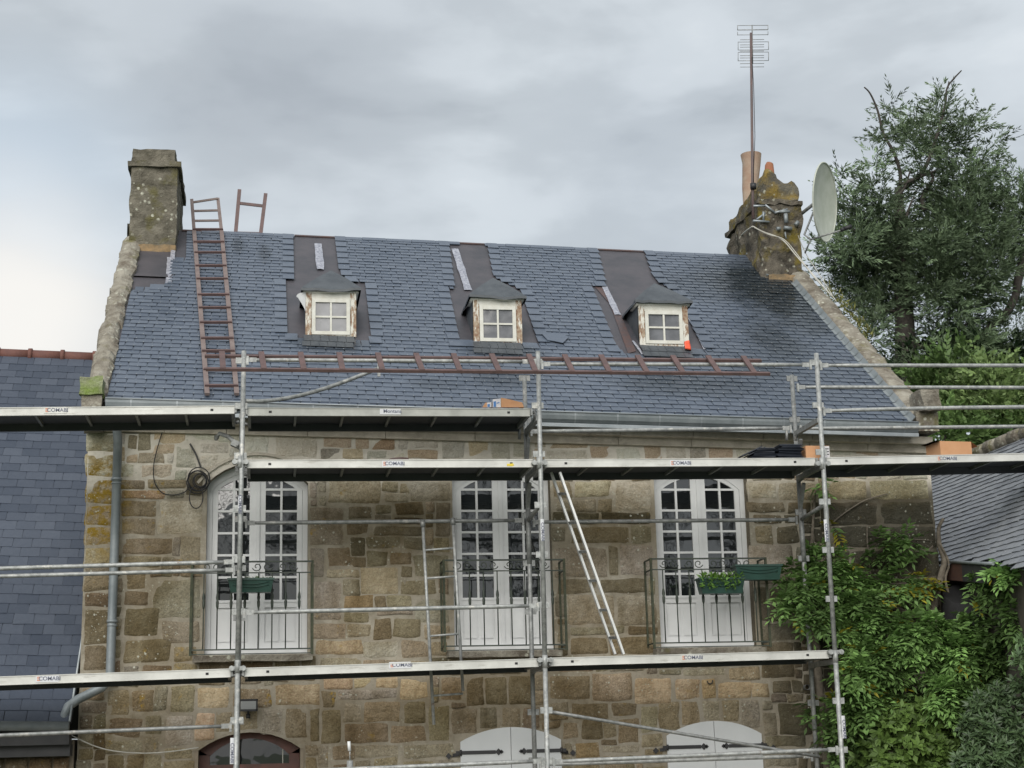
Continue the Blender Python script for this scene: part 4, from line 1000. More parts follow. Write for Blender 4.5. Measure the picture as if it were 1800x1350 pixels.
# back slope and walls
rA, rB = wp(-6.5, vtop, -.01), wp(3.5, vtop, -.01)
m = MB(); m.quad(rA, rB, rB+Vector((2.2, 0, -2.2)), rA+Vector((2.2, 0, -2.2))); m.build('rear_roof', 'wingslate', wg)
m = MB(); lp = [wp(*WPOLY[i], -.03) for i in range(0, 5)]
for a, b in zip(lp[:-1], lp[1:]): m.quad(Vector((a.x+.12, a.y, 0)), Vector((b.x+.12, b.y, 0)), b+Vector((.12, 0, -.02)), a+Vector((.12, 0, -.02)))
m.mi = 1
a, b = at(1663, 998, .0), at(1745, 1005, -1.3)
m.build('wall', ['darkrender', 'board'], wg)
m = MB(); e0, e1, e2 = [plane_at(x, y, W0, WN) for x, y in ((1652, 986), (1694, 988), (1752, 991))]
dn = Vector((0, 0, -.16))
for (p, q, k) in ((e0, e1, 0), (e1, e2, 1)):
    m.mi = k; o_ = Vector((-.03, 0, -.01)); m.quad(p+o_, q+o_, q+o_+dn*1.25, p+o_+dn*1.25)
m.mi = 2; m.tube([e0+Vector((-.04, 0, 0)), e1+Vector((-.04, 0, 0)), e2+Vector((-.04, 0, 0))], .018, 6)
m.build('eaves_board', ['brick', 'board', 'zincd'], wg)
m = MB(); c_ = at(1700, 1060, -.3); m.sm = True
m.tube([c_+Vector((.05, 0, .10)), c_+Vector((.10, .15, -.2)), c_+Vector((.1, .1, -.75))], [.30, .34, .30], 14)  # black solid stands in for the darkness of an arched opening
dark_void = m.build('dark_void', 'black'); tag(dark_void, 'black shape standing in for the dark arched opening beside the outbuilding', 'dark_void')

# ================================================================== SCAFFOLDING
scf = thing('scaffolding', (2.8, -1, 0), 'galvanised steel tube scaffolding with three bays standing before the stone house', 'scaffolding')
XF = [-.20, 2.775, 5.76]; YF, YB = -1.35, -.60
def part(name, mb, mat): return mb.build(name, mat, scf)
for X, ztop in ((XF[0], 6.08), (XF[1], 6.12), (XF[2], 6.14), (8.75, 6.14), (-3.2, 5.6)):
    m = MB(); lean = .0
    m.tube([(X-.01, YF, .0), (X, YF, 3.0)], .0245, 10); m.tube([(X, YF, 3.0), (X+.02, YF, ztop)], .0245, 10)
    for z in (3.02, 5.0): m.tube([(X, YF, z-.10), (X, YF, z+.02)], .029, 10)
    part('standard', m, 'galv')
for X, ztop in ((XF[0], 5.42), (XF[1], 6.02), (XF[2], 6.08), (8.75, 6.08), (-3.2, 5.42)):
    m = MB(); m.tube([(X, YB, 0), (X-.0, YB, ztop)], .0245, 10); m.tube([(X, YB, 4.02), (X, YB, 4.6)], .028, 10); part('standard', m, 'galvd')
for X in XF:                                # rosette plates every half metre
    for z in (2.0, 2.48, 3.5, 4.0, 4.5, 5.02, 5.52, 5.98):
        for Y in (YF, YB):
            if (Y == YB and X < 0 and z > 5.3): continue
            m = MB(); zz_ = z+.01*(X+.2)
            m.box(X-.060, X+.060, Y-.009, Y+.009, zz_-.030, zz_+.030)
            part('rosette', m, 'galv' if Y == YF else 'galvd')
for X in XF+[8.75]:                         # transoms front to back
    for z in (2.93, 4.93, 5.42):
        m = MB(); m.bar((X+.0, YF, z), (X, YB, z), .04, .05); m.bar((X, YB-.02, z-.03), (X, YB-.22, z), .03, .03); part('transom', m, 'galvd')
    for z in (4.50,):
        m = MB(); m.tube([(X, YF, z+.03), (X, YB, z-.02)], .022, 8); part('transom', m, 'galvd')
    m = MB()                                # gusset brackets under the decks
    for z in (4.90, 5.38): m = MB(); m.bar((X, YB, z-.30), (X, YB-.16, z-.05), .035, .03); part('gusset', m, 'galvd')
def rail(p, q, mat='galv', r=.021, sag=0., ends=True, name='guard_rail'):
    p, q = Vector(p), Vector(q); m = MB(); d = (q-p).normalized(); n_ = 8
    pts = [p+(q-p)*(i/n_)+Vector((0, 0, -sag*math.sin(math.pi*i/n_))) for i in range(n_+1)]
    if ends:
        e = .10; pts2 = [p+d*e]+pts[1:-1]+[q-d*e]; m.tube(pts2, [r*.8]+[r]*(len(pts2)-2)+[r*.8], 8)
        for a, b in ((p, p+d*e), (q-d*e, q)): m.bar(a, b, .012, .046)
        for a in (p+d*.012, q-d*.012): m.bar(a+Vector((0, -.014, .035)), a+Vector((0, -.014, -.055)), .022, .022, (0, 1, 0))
    else: m.tube(pts, r, 8)
    return part(name, m, mat)
o = .045
rail((XF[0]+o, YF, 5.99), (XF[1]-o, YF, 6.01)); rail((XF[1]+o, YF, 5.985), (XF[2]-o, YF, 6.015)); rail((XF[2]+o, YF, 6.01), (8.7, YF, 6.045))
rail((XF[2]+o, YF, 5.52), (8.7, YF, 5.59), sag=-.01)
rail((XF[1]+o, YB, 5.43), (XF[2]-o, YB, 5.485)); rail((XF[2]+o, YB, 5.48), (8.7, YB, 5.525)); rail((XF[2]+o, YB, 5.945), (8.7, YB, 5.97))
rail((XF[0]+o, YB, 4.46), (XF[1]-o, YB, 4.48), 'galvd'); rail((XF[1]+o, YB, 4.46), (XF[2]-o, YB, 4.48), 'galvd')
rail((XF[0]+o, YF, 3.49), (XF[1]-o, YF, 3.525))
rail((-3.15, YF, 3.915), (XF[0]-o, YF, 3.98)); rail((-3.15, YB, 3.925), (XF[0]-o, YB, 3.985))
rail((-3.15, YF, 2.375), (XF[0]-o, YF, 2.43), 'galvd', .019)
rail((XF[0]+o, YF, 1.985), (XF[1]-o, YF, 2.03)); rail((XF[1]+o, YF, 2.02), (XF[2]-o, YF, 2.065)); rail((XF[1]+o, YB, 1.985), (XF[2]-o, YB, 2.0))
rail((XF[1]+.02, YF+.03, 2.50), at(1440, 1330, -1.1), 'galvd', .017, name='brace', ends=False)
# bent rail swung up from the left standard
P0, P1 = Vector((XF[0]+.03, YF+.03, 5.58)), at(664, 648, -.75); m = MB(); pts = [P0.lerp(P1, i/10)+Vector((0, 0, -.085*math.sin(math.pi*(i/10)**.8))) for i in range(11)]
m.tube(pts, .021, 8); m.bar(P1+Vector((.01, -.02, .08)), P1+Vector((.01, -.02, -.09)), .03, .02, (0, 1, 0)); part('guard_rail', m, 'galv')
# bare tube with coupler poking out beside the left standard
m = MB(); a, b, c_ = at(380, 767, -1.0), at(402, 768, -1.05), at(420, 785, -1.2); m.tube([a+Vector((0,0,-.02)), at(386, 762, -1.0), b, c_], .022, 8); m.tube([a+Vector((0, 0, .01)), a+Vector((0, 0, -.04))], .018, 8); m.obox(at(415, 781, -1.15), (.045, 0, -.02), (0, .04, 0), (.01, 0, .03)); part('coupler_tube', m, 'galvd')
# hanging cross brackets at the gap beside the second standard
for x, y0_, y1_, Y in ((913, 755, 772, -.62), (927, 757, 775, -.62), (940, 718, 742, -1.2), (1383, 757, 774, -.62), (1399, 757, 774, -.62)):
    m = MB(); a, b = at(x, y0_, Y), at(x, y1_, Y); m.tube([a, b], .016, 6); part('hanging_pin', m, 'galvd')
# stickers on the standards (vertical lettering)
def pole_sticker(x, y0_, y1_):
    a, b = at(x, y0_, YF-.03), at(x, y1_, YF-.03); m = MB(); X = (a.x+b.x)/2; n_ = 4
    for i in range(n_):
        t0, t1 = -.8+1.6*i/n_, -.8+1.6*(i+1)/n_
        m.quad((X+.0262*math.sin(t0), YF-.0262*math.cos(t0), b.z), (X+.0262*math.sin(t1), YF-.0262*math.cos(t1), b.z), (X+.0262*math.sin(t1), YF-.0262*math.cos(t1), a.z), (X+.0262*math.sin(t0), YF-.0262*math.cos(t0), a.z))
    s_ = part('sticker', m, 'sticker'); 
    t = put_text('COMABI', .043, (X, YF-.0275, (a.z+b.z)/2-.02), 'ink', s_, True, sx=1.15); return s_
pole_sticker(408, 1297, 1343); pole_sticker(954, 912, 950); pole_sticker(1453, 913, 952); pole_sticker(1484, 1258, 1298); pole_sticker(422, 872, 893)

# ---- decks
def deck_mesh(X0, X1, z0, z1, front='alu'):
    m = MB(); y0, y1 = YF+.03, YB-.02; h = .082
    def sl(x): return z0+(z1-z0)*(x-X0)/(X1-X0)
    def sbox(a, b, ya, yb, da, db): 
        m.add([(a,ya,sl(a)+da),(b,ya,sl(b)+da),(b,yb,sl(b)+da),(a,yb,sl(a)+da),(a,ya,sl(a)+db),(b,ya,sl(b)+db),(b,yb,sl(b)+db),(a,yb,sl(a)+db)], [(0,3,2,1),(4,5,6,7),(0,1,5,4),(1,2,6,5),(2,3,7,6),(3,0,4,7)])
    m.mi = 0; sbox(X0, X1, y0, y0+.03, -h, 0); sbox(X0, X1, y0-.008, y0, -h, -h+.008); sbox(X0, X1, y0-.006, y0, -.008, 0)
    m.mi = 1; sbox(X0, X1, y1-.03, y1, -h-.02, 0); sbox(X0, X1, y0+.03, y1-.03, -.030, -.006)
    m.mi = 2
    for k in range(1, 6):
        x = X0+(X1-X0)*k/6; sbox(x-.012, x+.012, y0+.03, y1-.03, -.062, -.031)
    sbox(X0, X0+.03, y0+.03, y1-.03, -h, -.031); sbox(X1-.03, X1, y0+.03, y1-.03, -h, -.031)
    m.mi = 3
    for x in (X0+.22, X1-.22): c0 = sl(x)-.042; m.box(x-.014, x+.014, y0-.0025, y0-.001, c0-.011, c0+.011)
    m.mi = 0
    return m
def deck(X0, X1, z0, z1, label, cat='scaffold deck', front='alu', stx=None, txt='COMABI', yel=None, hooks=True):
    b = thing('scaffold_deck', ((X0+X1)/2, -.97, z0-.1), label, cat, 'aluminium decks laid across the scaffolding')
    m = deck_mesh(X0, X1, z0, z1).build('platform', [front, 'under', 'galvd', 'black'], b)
    if stx:
        for (x, y, faint) in stx:
            p = at(x, y, YF+.028); s_ = MB(); s_.box(p.x-.105, p.x+.105, YF+.026, YF+.0285, p.z-.032, p.z+.030); so_ = s_.build('sticker', 'sticker' if not faint else front, b)
            put_text(txt, .05, (p.x+.022, YF+.0252, p.z), 'ink', so_, sx=1.05)
            lg = MB()
            for i in range(3): lg.box(p.x-.092, p.x-.065, YF+.0248, YF+.0256, p.z-.02+i*.015, p.z-.011+i*.015)
            if txt == 'COMABI': lg.build('logo', 'ink2', so_)
    if yel:
        p = at(*yel, YF+.028); s_ = MB(); s_.prism([(p.x-.04, p.z-.012), (p.x+.01, p.z-.014), (p.x+.01, p.z-.022), (p.x+.035, p.z), (p.x+.01, p.z+.02), (p.x+.01, p.z+.012), (p.x-.04, p.z+.01)][::-1], YF+.0255, YF+.0285); s_.build('arrow_sticker', 'yellow', b)
    if hooks:
        h = MB()
        for x, sg in ((X0, -1), (X1, 1)):
            z = z0 if sg < 0 else z1
            h.tube([(x-.0, YF+.06, z-.045), (x+sg*.05, YF+.06, z-.03)], .016, 8); h.box(x+sg*.012-.01, x+sg*.012+.01, YF+.0, YF+.07, z-.075, z-.005)
            h.tube([(x-.0, YB-.08, z-.045), (x+sg*.05, YB-.08, z-.03)], .016, 8)
        h.build('deck_hook', 'galvd', b)
    return b
deck(-.135, 2.715, 2.968, 3.012, 'aluminium deck of the lowest level between the left and middle poles', stx=[(703, 1169, 0)])
deck(2.835, 5.70, 3.016, 3.045, 'aluminium deck of the lowest level carrying the foot of the leaning aluminium ladder', stx=[(1215, 1156, 1)])
deck(-3.14, -.265, 2.915, 2.965, 'aluminium deck of the lowest level left of the left pole before the dark roof', stx=[(83, 1193, 0)])
deck(-.135, 2.715, 4.985, 5.0, 'aluminium deck of the middle level between the left and middle poles, with yellow arrow', stx=[(690, 815, 0)], yel=(898, 817))
deck(2.835, 5.70, 5.0, 5.025, 'aluminium deck of the middle level carrying the stack of black slates', stx=[(1195, 814, 0)])
deck(5.82, 8.69, 5.03, 5.10, 'aluminium deck of the middle level reaching out of frame at the right', stx=[(1663, 806, 1)])
deck(-3.14, -.265, 5.48, 5.53, 'aluminium deck of the top level left of the left pole', stx=[(97, 721, 1)])
dk = deck(-.135, 2.70, 5.51, 5.525, 'dull grey deck of the top level with cardboard boxes on it', front='aludull', stx=[(686, 723, 0)], txt='Montana')
# end coupler fittings at deck level on the standards
for X in XF:
    for z in (3.0+.01*X, 4.99):
        m = MB()
        for sg in (-1, 1): m.tube([(X+sg*.055, YF-.045, z-.035), (X+sg*.055, YF+.02, z-.035)], .026, 8); 
        m.box(X-.07, X+.07, YF-.02, YF+.02, z-.055, z-.015); part('coupler', m, 'galv')

# ================================================================== LADDERS
def ladder(name, a0, a1, b0, b1, rungs, w, t, mat, label, cat='ladder', nrm=(0, -1, 0), rung=None, group=None, rmat=None):
    r0 = Vector(a0).lerp(Vector(b0), .5); ob = thing(name, (r0.x, r0.y, min(a0[2], b0[2])), label, cat, group)
    for p, q in ((a0, a1), (b0, b1)): m = MB(); m.bar(p, q, w, t, nrm); m.build('stile', mat, ob)
    for f in rungs:
        p, q = Vector(a0).lerp(Vector(a1), f), Vector(b0).lerp(Vector(b1), f); m = MB()
        if rung == 'round': m.tube([p, q], .011, 6)
        else: m.bar(p, q, rung or .03, .022, nrm)
        m.build('rung', rmat or mat, ob)
    return ob
def rr_(x, y, h=.05): return on_roof(x, y)+RNn*h
# 1 long roof ladder up the slope
a0, b0 = rr_(364, 702, .06), rr_(416, 702, .06); a1, b1 = rr_(341, 412, .06), rr_(389, 412, .06)
vt = [414, 436, 454.5, 478, 501, 529, 552, 578, 606, 628.5, 661, 690]
def vfrac(y): u0 = ruv(a0)[1]; u1 = ruv(a1)[1]; return (ruv(rr_(365, y))[1]-u0)/(u1-u0)
L1 = thing('roof_ladder', tuple(a0), 'faded brown steel roof ladder running up the slates near the left chimney', 'roof ladder')
for p, q in ((a0, a1), (b0, b1)): m = MB(); m.bar(p, q, .052, .03, RNn); m.build('stile', 'palebrown', L1)
for y in vt:
    f = max(0, min(1, vfrac(y))); p, q = a0.lerp(a1, f)+RNn*.02, b0.lerp(b1, f)+RNn*.02; e = (q-p).normalized()*.02; m = MB(); m.bar(p-e, q+e, .03, .03, RNn); m.build('rung', 'redbrown', L1)
    m = MB(); pp = RNn*-.045; 
p0, q0 = a1, b1; p1, q1 = at(337, 351, 4.55), at(383, 349, 4.55)
for p, q in ((p0, p1), (q0, q1)): m = MB(); m.bar(p, q, .045, .028, (0, -1, 0)); m.build('stile', 'palebrown', L1)
for f in (.30, .62): m = MB(); m.bar(p0.lerp(p1, f), q0.lerp(q1, f), .028, .022, (0, -1, 0)); m.build('rung', 'palebrown', L1)
m = MB(); m.bar(at(337, 356, 4.55), at(383, 349, 4.5), .028, .022, (0, -1, 0)); m.build('rung', 'palebrown', L1)
# 2 ladder head sticking up over the ridge
Yh = 4.5
ladder('roof_ladder', at(414, 412, 4.2), at(421, 334, Yh), at(458, 413, 4.2), at(467, 341, Yh), (.03, .70), .05, .035, 'redbrown', 'top end of a dark red ladder poking up behind the ridge', 'roof ladder', rung=.04)
# 3 long roof ladder lying level across the slates
YT_, YO_ = -1.285, -1.63
a0, a1 = at(360, 626, YT_), at(1338, 634, YT_); b0, b1 = at(362, 649, YO_), at(1353, 657, YO_)
L3 = thing('roof_ladder', tuple(b0), 'long red brown ladder lying level across the top guard rail below the dormers', 'roof ladder')
off = (a0-b0).cross(Vector((1, 0, 0))).normalized()
if off.z < 0: off = -off
for p, q in ((a0, a1), (b0, b1)): m = MB(); m.bar(p, q, .045, .03, off); m.build('stile', 'redbrown', L3)
for (xt, xb) in ((390, 392), (459, 464), (528, 534), (596, 602), (664, 672), (731, 742), (797, 808), (864, 877), (929, 941), (992, 1006), (1056, 1071), (1120, 1137), (1182, 1200), (1244, 1264), (1306, 1326)):
    yt = 622.5+(xt-360)*.0085; yb = 652+(xb-360)*.0085; m = MB(); m.bar(at(xt, yt, YT_)+off*.025, at(xb, yb, YO_)+off*.025, .056, .02, off); m.build('rung', 'redbrown', L3)
# 4 aluminium access ladder, edge on
ZT, ZB_ = at(990, 848, -1.2), at(1096, 1150, -1.2)
p1, p0 = Vector((ZT.x, -1.2, ZT.z)), Vector((ZB_.x, -1.2, ZB_.z)); q1, q0 = at(975, 848, -.92), at(1081, 1150, -.92)
p1 += (p1-p0)*.06; q1 += (q1-q0)*.06
ladder('access_ladder', p0, p1, q0, q1, [.09, .24, .40, .56, .72, .88], .05, .022, 'boxalu', 'aluminium ladder leaning steeply between the lowest and middle decks', nrm=(1, 0, .3), rung=.025, rmat='galvd')
# 5 thin galvanised ladder hanging through the lowest deck
YL = -.68
A1, A0, B1, B0 = at(743, 918, YL), at(757, 1172, YL), at(796, 914, YL), at(811, 1168, YL)
ex = 1.34
L5 = thing('steel_ladder', (A0.x, YL, 2.3), 'thin galvanised steel ladder hanging beside the middle french door', 'ladder')
A2, B2 = A1+(A0-A1)*1.39, B1+(B0-B1)*1.18
for p, q in ((A2, A1), (B2, B1)): m = MB(); m.tube([p, q], .016, 8); m.build('stile', 'galv', L5)
for y0_, y1_ in ((968, 967), (1018, 1016), (1119, 1116), (1222, 1220)):
    f = (y0_-918)/(1172-918); m = MB(); m.tube([A1+(A0-A1)*f, B1+(B0-B1)*f], .011, 6); m.build('rung', 'galv', L5)
m = MB(); m.tube([A1+Vector((0, 0, .02)), A1+Vector((0, 0, -.05))], .026, 8); m.tube([B1+Vector((0, 0, .02)), B1+Vector((0, 0, -.05))], .026, 8); m.build('hook', 'galvd', L5)

# ================================================================== MATERIAL ON THE DECKS
def slate_stack(x0, x1, z, n, tilt, label, seed):
    rr = random.Random(seed); m = MB(); y0, y1 = -1.25, -.95
    for i in range(n):
        a = x0+rr.uniform(-.02, .02)-(n-i)*tilt*.012; b = x1+rr.uniform(-.02, .02); zz_ = z+i*.0128
        m.add([(a,y0+rr.uniform(-.01,.01),zz_),(b,y0+rr.uniform(-.01,.01),zz_),(b,y1,zz_),(a,y1,zz_),(a,y0,zz_+.006),(b,y0,zz_+.006),(b,y1,zz_+.007),(a,y1,zz_+.007)], [(0,3,2,1),(4,5,6,7),(0,1,5,4),(1,2,6,5),(2,3,7,6),(3,0,4,7)])
    return tag(m.build('slate_stack', 'newslate'), label, 'slates')
pL = at(1330, 806, -1.25).x; pM = at(1367, 806, -1.25).x; pR = at(1412, 806, -1.25).x
slate_stack(at(1336, 806, -1.25).x, pM-.01, 5.022, 10, .9, 'left stack of black slates fanned down on the middle deck', 3)
slate_stack(at(1376, 806, -1.25).x, pR, 5.022, 13, .45, 'right taller stack of black slates beside the cardboard box on the middle deck', 5)
m = MB(); a, b = at(1297, 806, -1.1), at(1333, 789, -1.1); m.obox(a.lerp(b, .5)+Vector((0, 0, .004)), (b-a)*.5, (0, .14, 0), (-.002, 0, .004)); m.obox(a.lerp(b, .6)+Vector((.03, 0, -.006)), (b-a)*.42, (0, .13, 0), (-.002, 0, .003))
tag(m.build('leaning_slate', 'newslate'), 'pair of slates leaning against the left slate stack', 'slates')
def carton(name, x0, x1, y0, y1, z0, z1, rot, label, lab=None, open_=False, skew=0):
    m = MB(); hx, hy, hz = (x1-x0)/2, (y1-y0)/2, (z1-z0)/2; c_ = Vector(((x0+x1)/2, (y0+y1)/2, (z0+z1)/2))
    ca, sa = math.cos(rot), math.sin(rot); ax, ay = Vector((ca, sa, 0)), Vector((-sa, ca, 0))
    def P(u, v, w_): return c_+ax*hx*u+ay*hy*v+Vector((0, 0, hz*w_))
    m.obox(c_, ax*hx, ay*hy, Vector((0, 0, hz)))
    if open_:                                # flaps
        m.add([P(-1,-1,1), P(-1,1,1), P(-1.35,1,1.25+skew), P(-1.35,-1,1.25+skew)], [(0,1,2,3),(3,2,1,0)])
        m.add([P(1,-1,1), P(1,1,1), P(1.4,1,.4), P(1.4,-1,.4)], [(0,1,2,3),(3,2,1,0)])
    b = tag(m.build(name, 'card'), label, 'box')
    if lab:
        u0, u1 = lab; q = MB(); e = -ay*.0025; q.quad(P(u0,-1,-.9)+e, P(u1,-1,-.9)+e, P(u1,-1,.95)+e, P(u0,-1,.95)+e); q.mi = 1
        e = -ay*.0045; um = u0+(u1-u0)*.08; q.quad(P(um,-1,-.8)+e, P(um+(u1-u0)*.35,-1,-.8)+e, P(um+(u1-u0)*.35,-1,.55)+e, P(um,-1,.55)+e)
        q.mi = 2
        for k in range(3): w0 = .5-.4*k; q.quad(P(um+(u1-u0)*.45,-1,w0)+e, P(u1-.06,-1,w0)+e, P(u1-.06,-1,w0+.12)+e, P(um+(u1-u0)*.45,-1,w0+.12)+e)
        ob = q.build('printed_label', ['printed', 'blue', 'black'], b)
    return b
z3 = 5.527
def px(x, y, Y): return at(x, y, Y)
a, b = px(853, 716, -1.0), px(882, 700, -1.0)
# torn-open carton (two pieces) on the top deck
m = MB()
def poly_px(pts, Y, th=.004): m.prism([(p.x, p.z) for p in [at(x, y, Y) for x, y in pts]][::-1], Y, Y+th)
Yc = -1.05
m.mi = 0; poly_px([(881,716),(881,699),(900,703),(918,707.5),(921,716)], Yc); m.mi = 1; poly_px([(866,716),(866,702),(880,700.5),(880.4,716)], Yc-.003)
m.mi = 2; poly_px([(867.5,715),(867.5,706),(872,705),(872,715)], Yc-.006); poly_px([(873,708),(878,706.5),(878,708),(873,709.5)], Yc-.006)
m.mi = 0; A = [at(881,716,Yc), at(881,699,Yc), at(918,707.5,Yc), at(921,716,Yc)]
for p, q in zip(A[:-1], A[1:]): m.quad(p, q, q+Vector((0, .22, 0)), p+Vector((0, .22, 0)))
tag(m.build('cardboard_box', ['card', 'printed', 'blue']), 'crushed open cardboard box with blue printed label at the right end of the top deck', 'box')
m = MB(); m.mi = 0; poly_px([(848,716),(853,708),(856,707.5),(856,716)], Yc+.02); A = [at(848,716,Yc+.02), at(853,708,Yc+.02), at(866,707,Yc+.02), at(866,716,Yc+.02)]
for p, q in zip(A[:-1], A[1:]): m.quad(p, q, q+Vector((0, .2, 0)), p+Vector((0, .2, 0)))
m.mi = 1; poly_px([(856,716),(856,707.5),(864,707),(864,716)], Yc+.017); m.mi = 2; poly_px([(857,715),(857,710.5),(861,710),(861,715)], Yc+.013)
tag(m.build('cardboard_box', ['card', 'printed', 'blue']), 'small low cardboard box left of the crushed box on the top deck', 'box')
p, q = at(1413, 803, -1.15), at(1450, 785, -1.15)
carton('cardboard_box', p.x, q.x+.02, -1.22, -.95, 5.024, q.z-.005, .0, 'cardboard box behind the right pole beside the black slates', lab=(.25, 1.0), open_=False)
p, q = at(1643, 797, -1.1), at(1699, 779, -1.1)
carton('cardboard_box', p.x, q.x, -1.2, -.9, 5.05+.012, q.z, .1, 'plain orange brown cardboard box alone on the right deck', open_=True, skew=-.25)
m = MB(); p = at(700, 806, -1.1); lumpy(m, p.x-.10, p.x+.10, -1.2, -1.05, 4.995, 5.03, .012, (6, 3, 2), 9); tag(m.build('rusty_scrap', 'rustmem'), 'rusty crumpled scrap lying on the middle deck left of its centre', 'scrap')
m = MB(); p = at(733, 807, -1.1); m.box(p.x-.05, p.x+.05, -1.2, -1.1, 4.997, 5.008); tag(m.build('offcut', 'black'), 'thin dark slate offcut on the middle deck right of the rusty scrap', 'offcut')
p0_ = rr_(948, 588, .03); q = MB(); pts = [rr_(x, y, .035) for x, y in ((952,592),(975,590),(1000,597),(989,608),(975,605),(962,603))]
q.add(pts+[p+RNn*.006 for p in pts], [tuple(range(5, -1, -1)), tuple(range(6, 12))]+[(i, (i+1) % 6, (i+1) % 6+6, i+6) for i in range(6)])
tag(q.build('loose_slate', 'slate'), 'loose broken slate lying on the roof right of the middle dormer', 'slate')
m = MB(); c_ = rr_(1208, 619, .05); m.sm = True; lumpy(m, c_.x-.035, c_.x+.035, c_.y-.03, c_.y+.03, c_.z-.02, c_.z+.09, .012, (4, 4, 4), 12, taper=.3)
tag(m.build('plastic_funnel', 'redcloth'), 'small bright orange red plastic piece under the right dormer corner', 'plastic piece')

# ================================================================== FITTINGS ON THE WALL
fl_ = thing('floodlight', (at(436, 1240).x, -.1, 2.6), 'black rectangular floodlight on the wall above the arched front door', 'floodlight')
a, b = at(421, 1230, -.12), at(452, 1249, -.12)
m = MB(); m.box(a.x, b.x, -.12, -.07, b.z, a.z); m.box(a.x-.006, b.x+.006, -.128, -.118, a.z-.012, a.z+.006); m.box(a.x-.006, b.x+.006, -.128, -.118, b.z-.006, b.z+.012); m.box(a.x-.006, a.x+.008, -.128, -.118, b.z, a.z); m.box(b.x-.008, b.x+.006, -.128, -.118, b.z, a.z); m.build('housing', 'blackiron', fl_)
m = MB(); m.box(a.x+.012, b.x-.012, -.1235, -.1205, b.z+.015, a.z-.015); m.build('lens', 'lamp', fl_)
m = MB(); cx_ = (a.x+b.x)/2; m.tube([(cx_, -.07, b.z-.0), (cx_, -.05, b.z-.045), (cx_, .0, b.z-.05)], .012, 8); m.tube([(cx_, -.06, b.z-.03), (cx_, -.06, b.z-.075)], .022, 8); m.build('bracket', 'blackiron', fl_)
def cable(name, pix, Y, r, mat, label, extra=(), n=6):
    P = [at(x, y, (Y if not isinstance(Y, (list, tuple)) else Y[i])) for i, (x, y) in enumerate(pix)]
    # catmull-rom smoothing
    Q = []; PP = [P[0]]+P+[P[-1]]
    for i in range(1, len(PP)-2):
        for k in range(n):
            t = k/n; p0, p1, p2, p3 = PP[i-1:i+3]
            Q.append(.5*((2*p1)+(p2-p0)*t+(2*p0-5*p1+4*p2-p3)*t*t+(3*p1-p0-3*p2+p3)*t**3))
    Q.append(P[-1]); m = MB(); m.tube(Q, r, 6)
    for e in extra: m.tube(e, r, 6)
    return tag(m.build(name, mat), label, 'cable')
coil = []
cc_ = at(349, 843, -.06)
for k in range(7):
    rr = random.Random(k+30); R0_ = rr.uniform(.10, .135)*(1 if k < 5 else .6); ox, oz = rr.uniform(-.02, .02), rr.uniform(-.02, .02)
    coil.append([cc_+Vector((ox+R0_*math.cos(t)*rr.uniform(.97, 1.03)*.95, -.005*k, oz+R0_*math.sin(t)*1.05-(.01 if k < 5 else .03))) for t in [2*math.pi*i/24+k for i in range(25)]])
cable('cable_coil', [(286,757),(276,790),(270,820),(272,848),(285,866),(305,870),(326,864),(334,850)], -.04, .0055, 'bcable', 'coil of black cable hanging on the wall left of the left french door', coil+[[cc_+Vector((-.02+.07*math.cos(t), -.02, -.19+.12*math.sin(t))) for t in [2*math.pi*i/20 for i in range(21)]]])
cable('cable', [(334,780),(345,800),(353,822)], -.03, .010, 'gcable', 'thick grey cable running down to the black coil')
cable('cable', [(123,1291),(140,1300),(168,1312),(200,1320),(250,1324),(300,1321),(349,1314)], [-.1]*7, .0065, 'cable', 'sagging white cable strung from the gutter corner to the front door')
m = MB(); p = at(1419, 1208, -.06); m.tube([p+Vector((0, -.02, 0)), p+Vector((0, .06, 0))], .03, 12, caps=False); m.tube([p+Vector((0, -.02, 0)), p+Vector((0, .0, 0))], [.03, .022], 12, caps=False); tag(m.build('pipe_end', 'galvd'), 'open end of a short metal pipe sticking out below the right deck end', 'pipe')
m = MB(); p = at(1248, 1197, -.03); m.tube([p+Vector((.03*math.cos(t), 0, .03*math.sin(t))) for t in [.3-3.6*i/10 for i in range(11)]], .006, 6); tag(m.build('wall_hook', 'blackiron'), 'small black iron hook on the wall above the right shutters', 'hook')
pst = at(615, 1320, -1.2); m = MB(); m.tube([(pst.x, -1.2, 0), (pst.x, -1.2, pst.z-.09)], .03, 10); m.tube([(pst.x, -1.2, pst.z-.09), (pst.x, -1.2, pst.z+.02)], .007, 8); m.mi = 1; m.tube([(pst.x-.003, -1.2, pst.z+.0), (pst.x-.01, -1.2, pst.z+.09)], .016, 10)
tag(m.build('slim_post', ['galv', 'white']), 'slim metal post with a white tip left of the middle shutters', 'post')

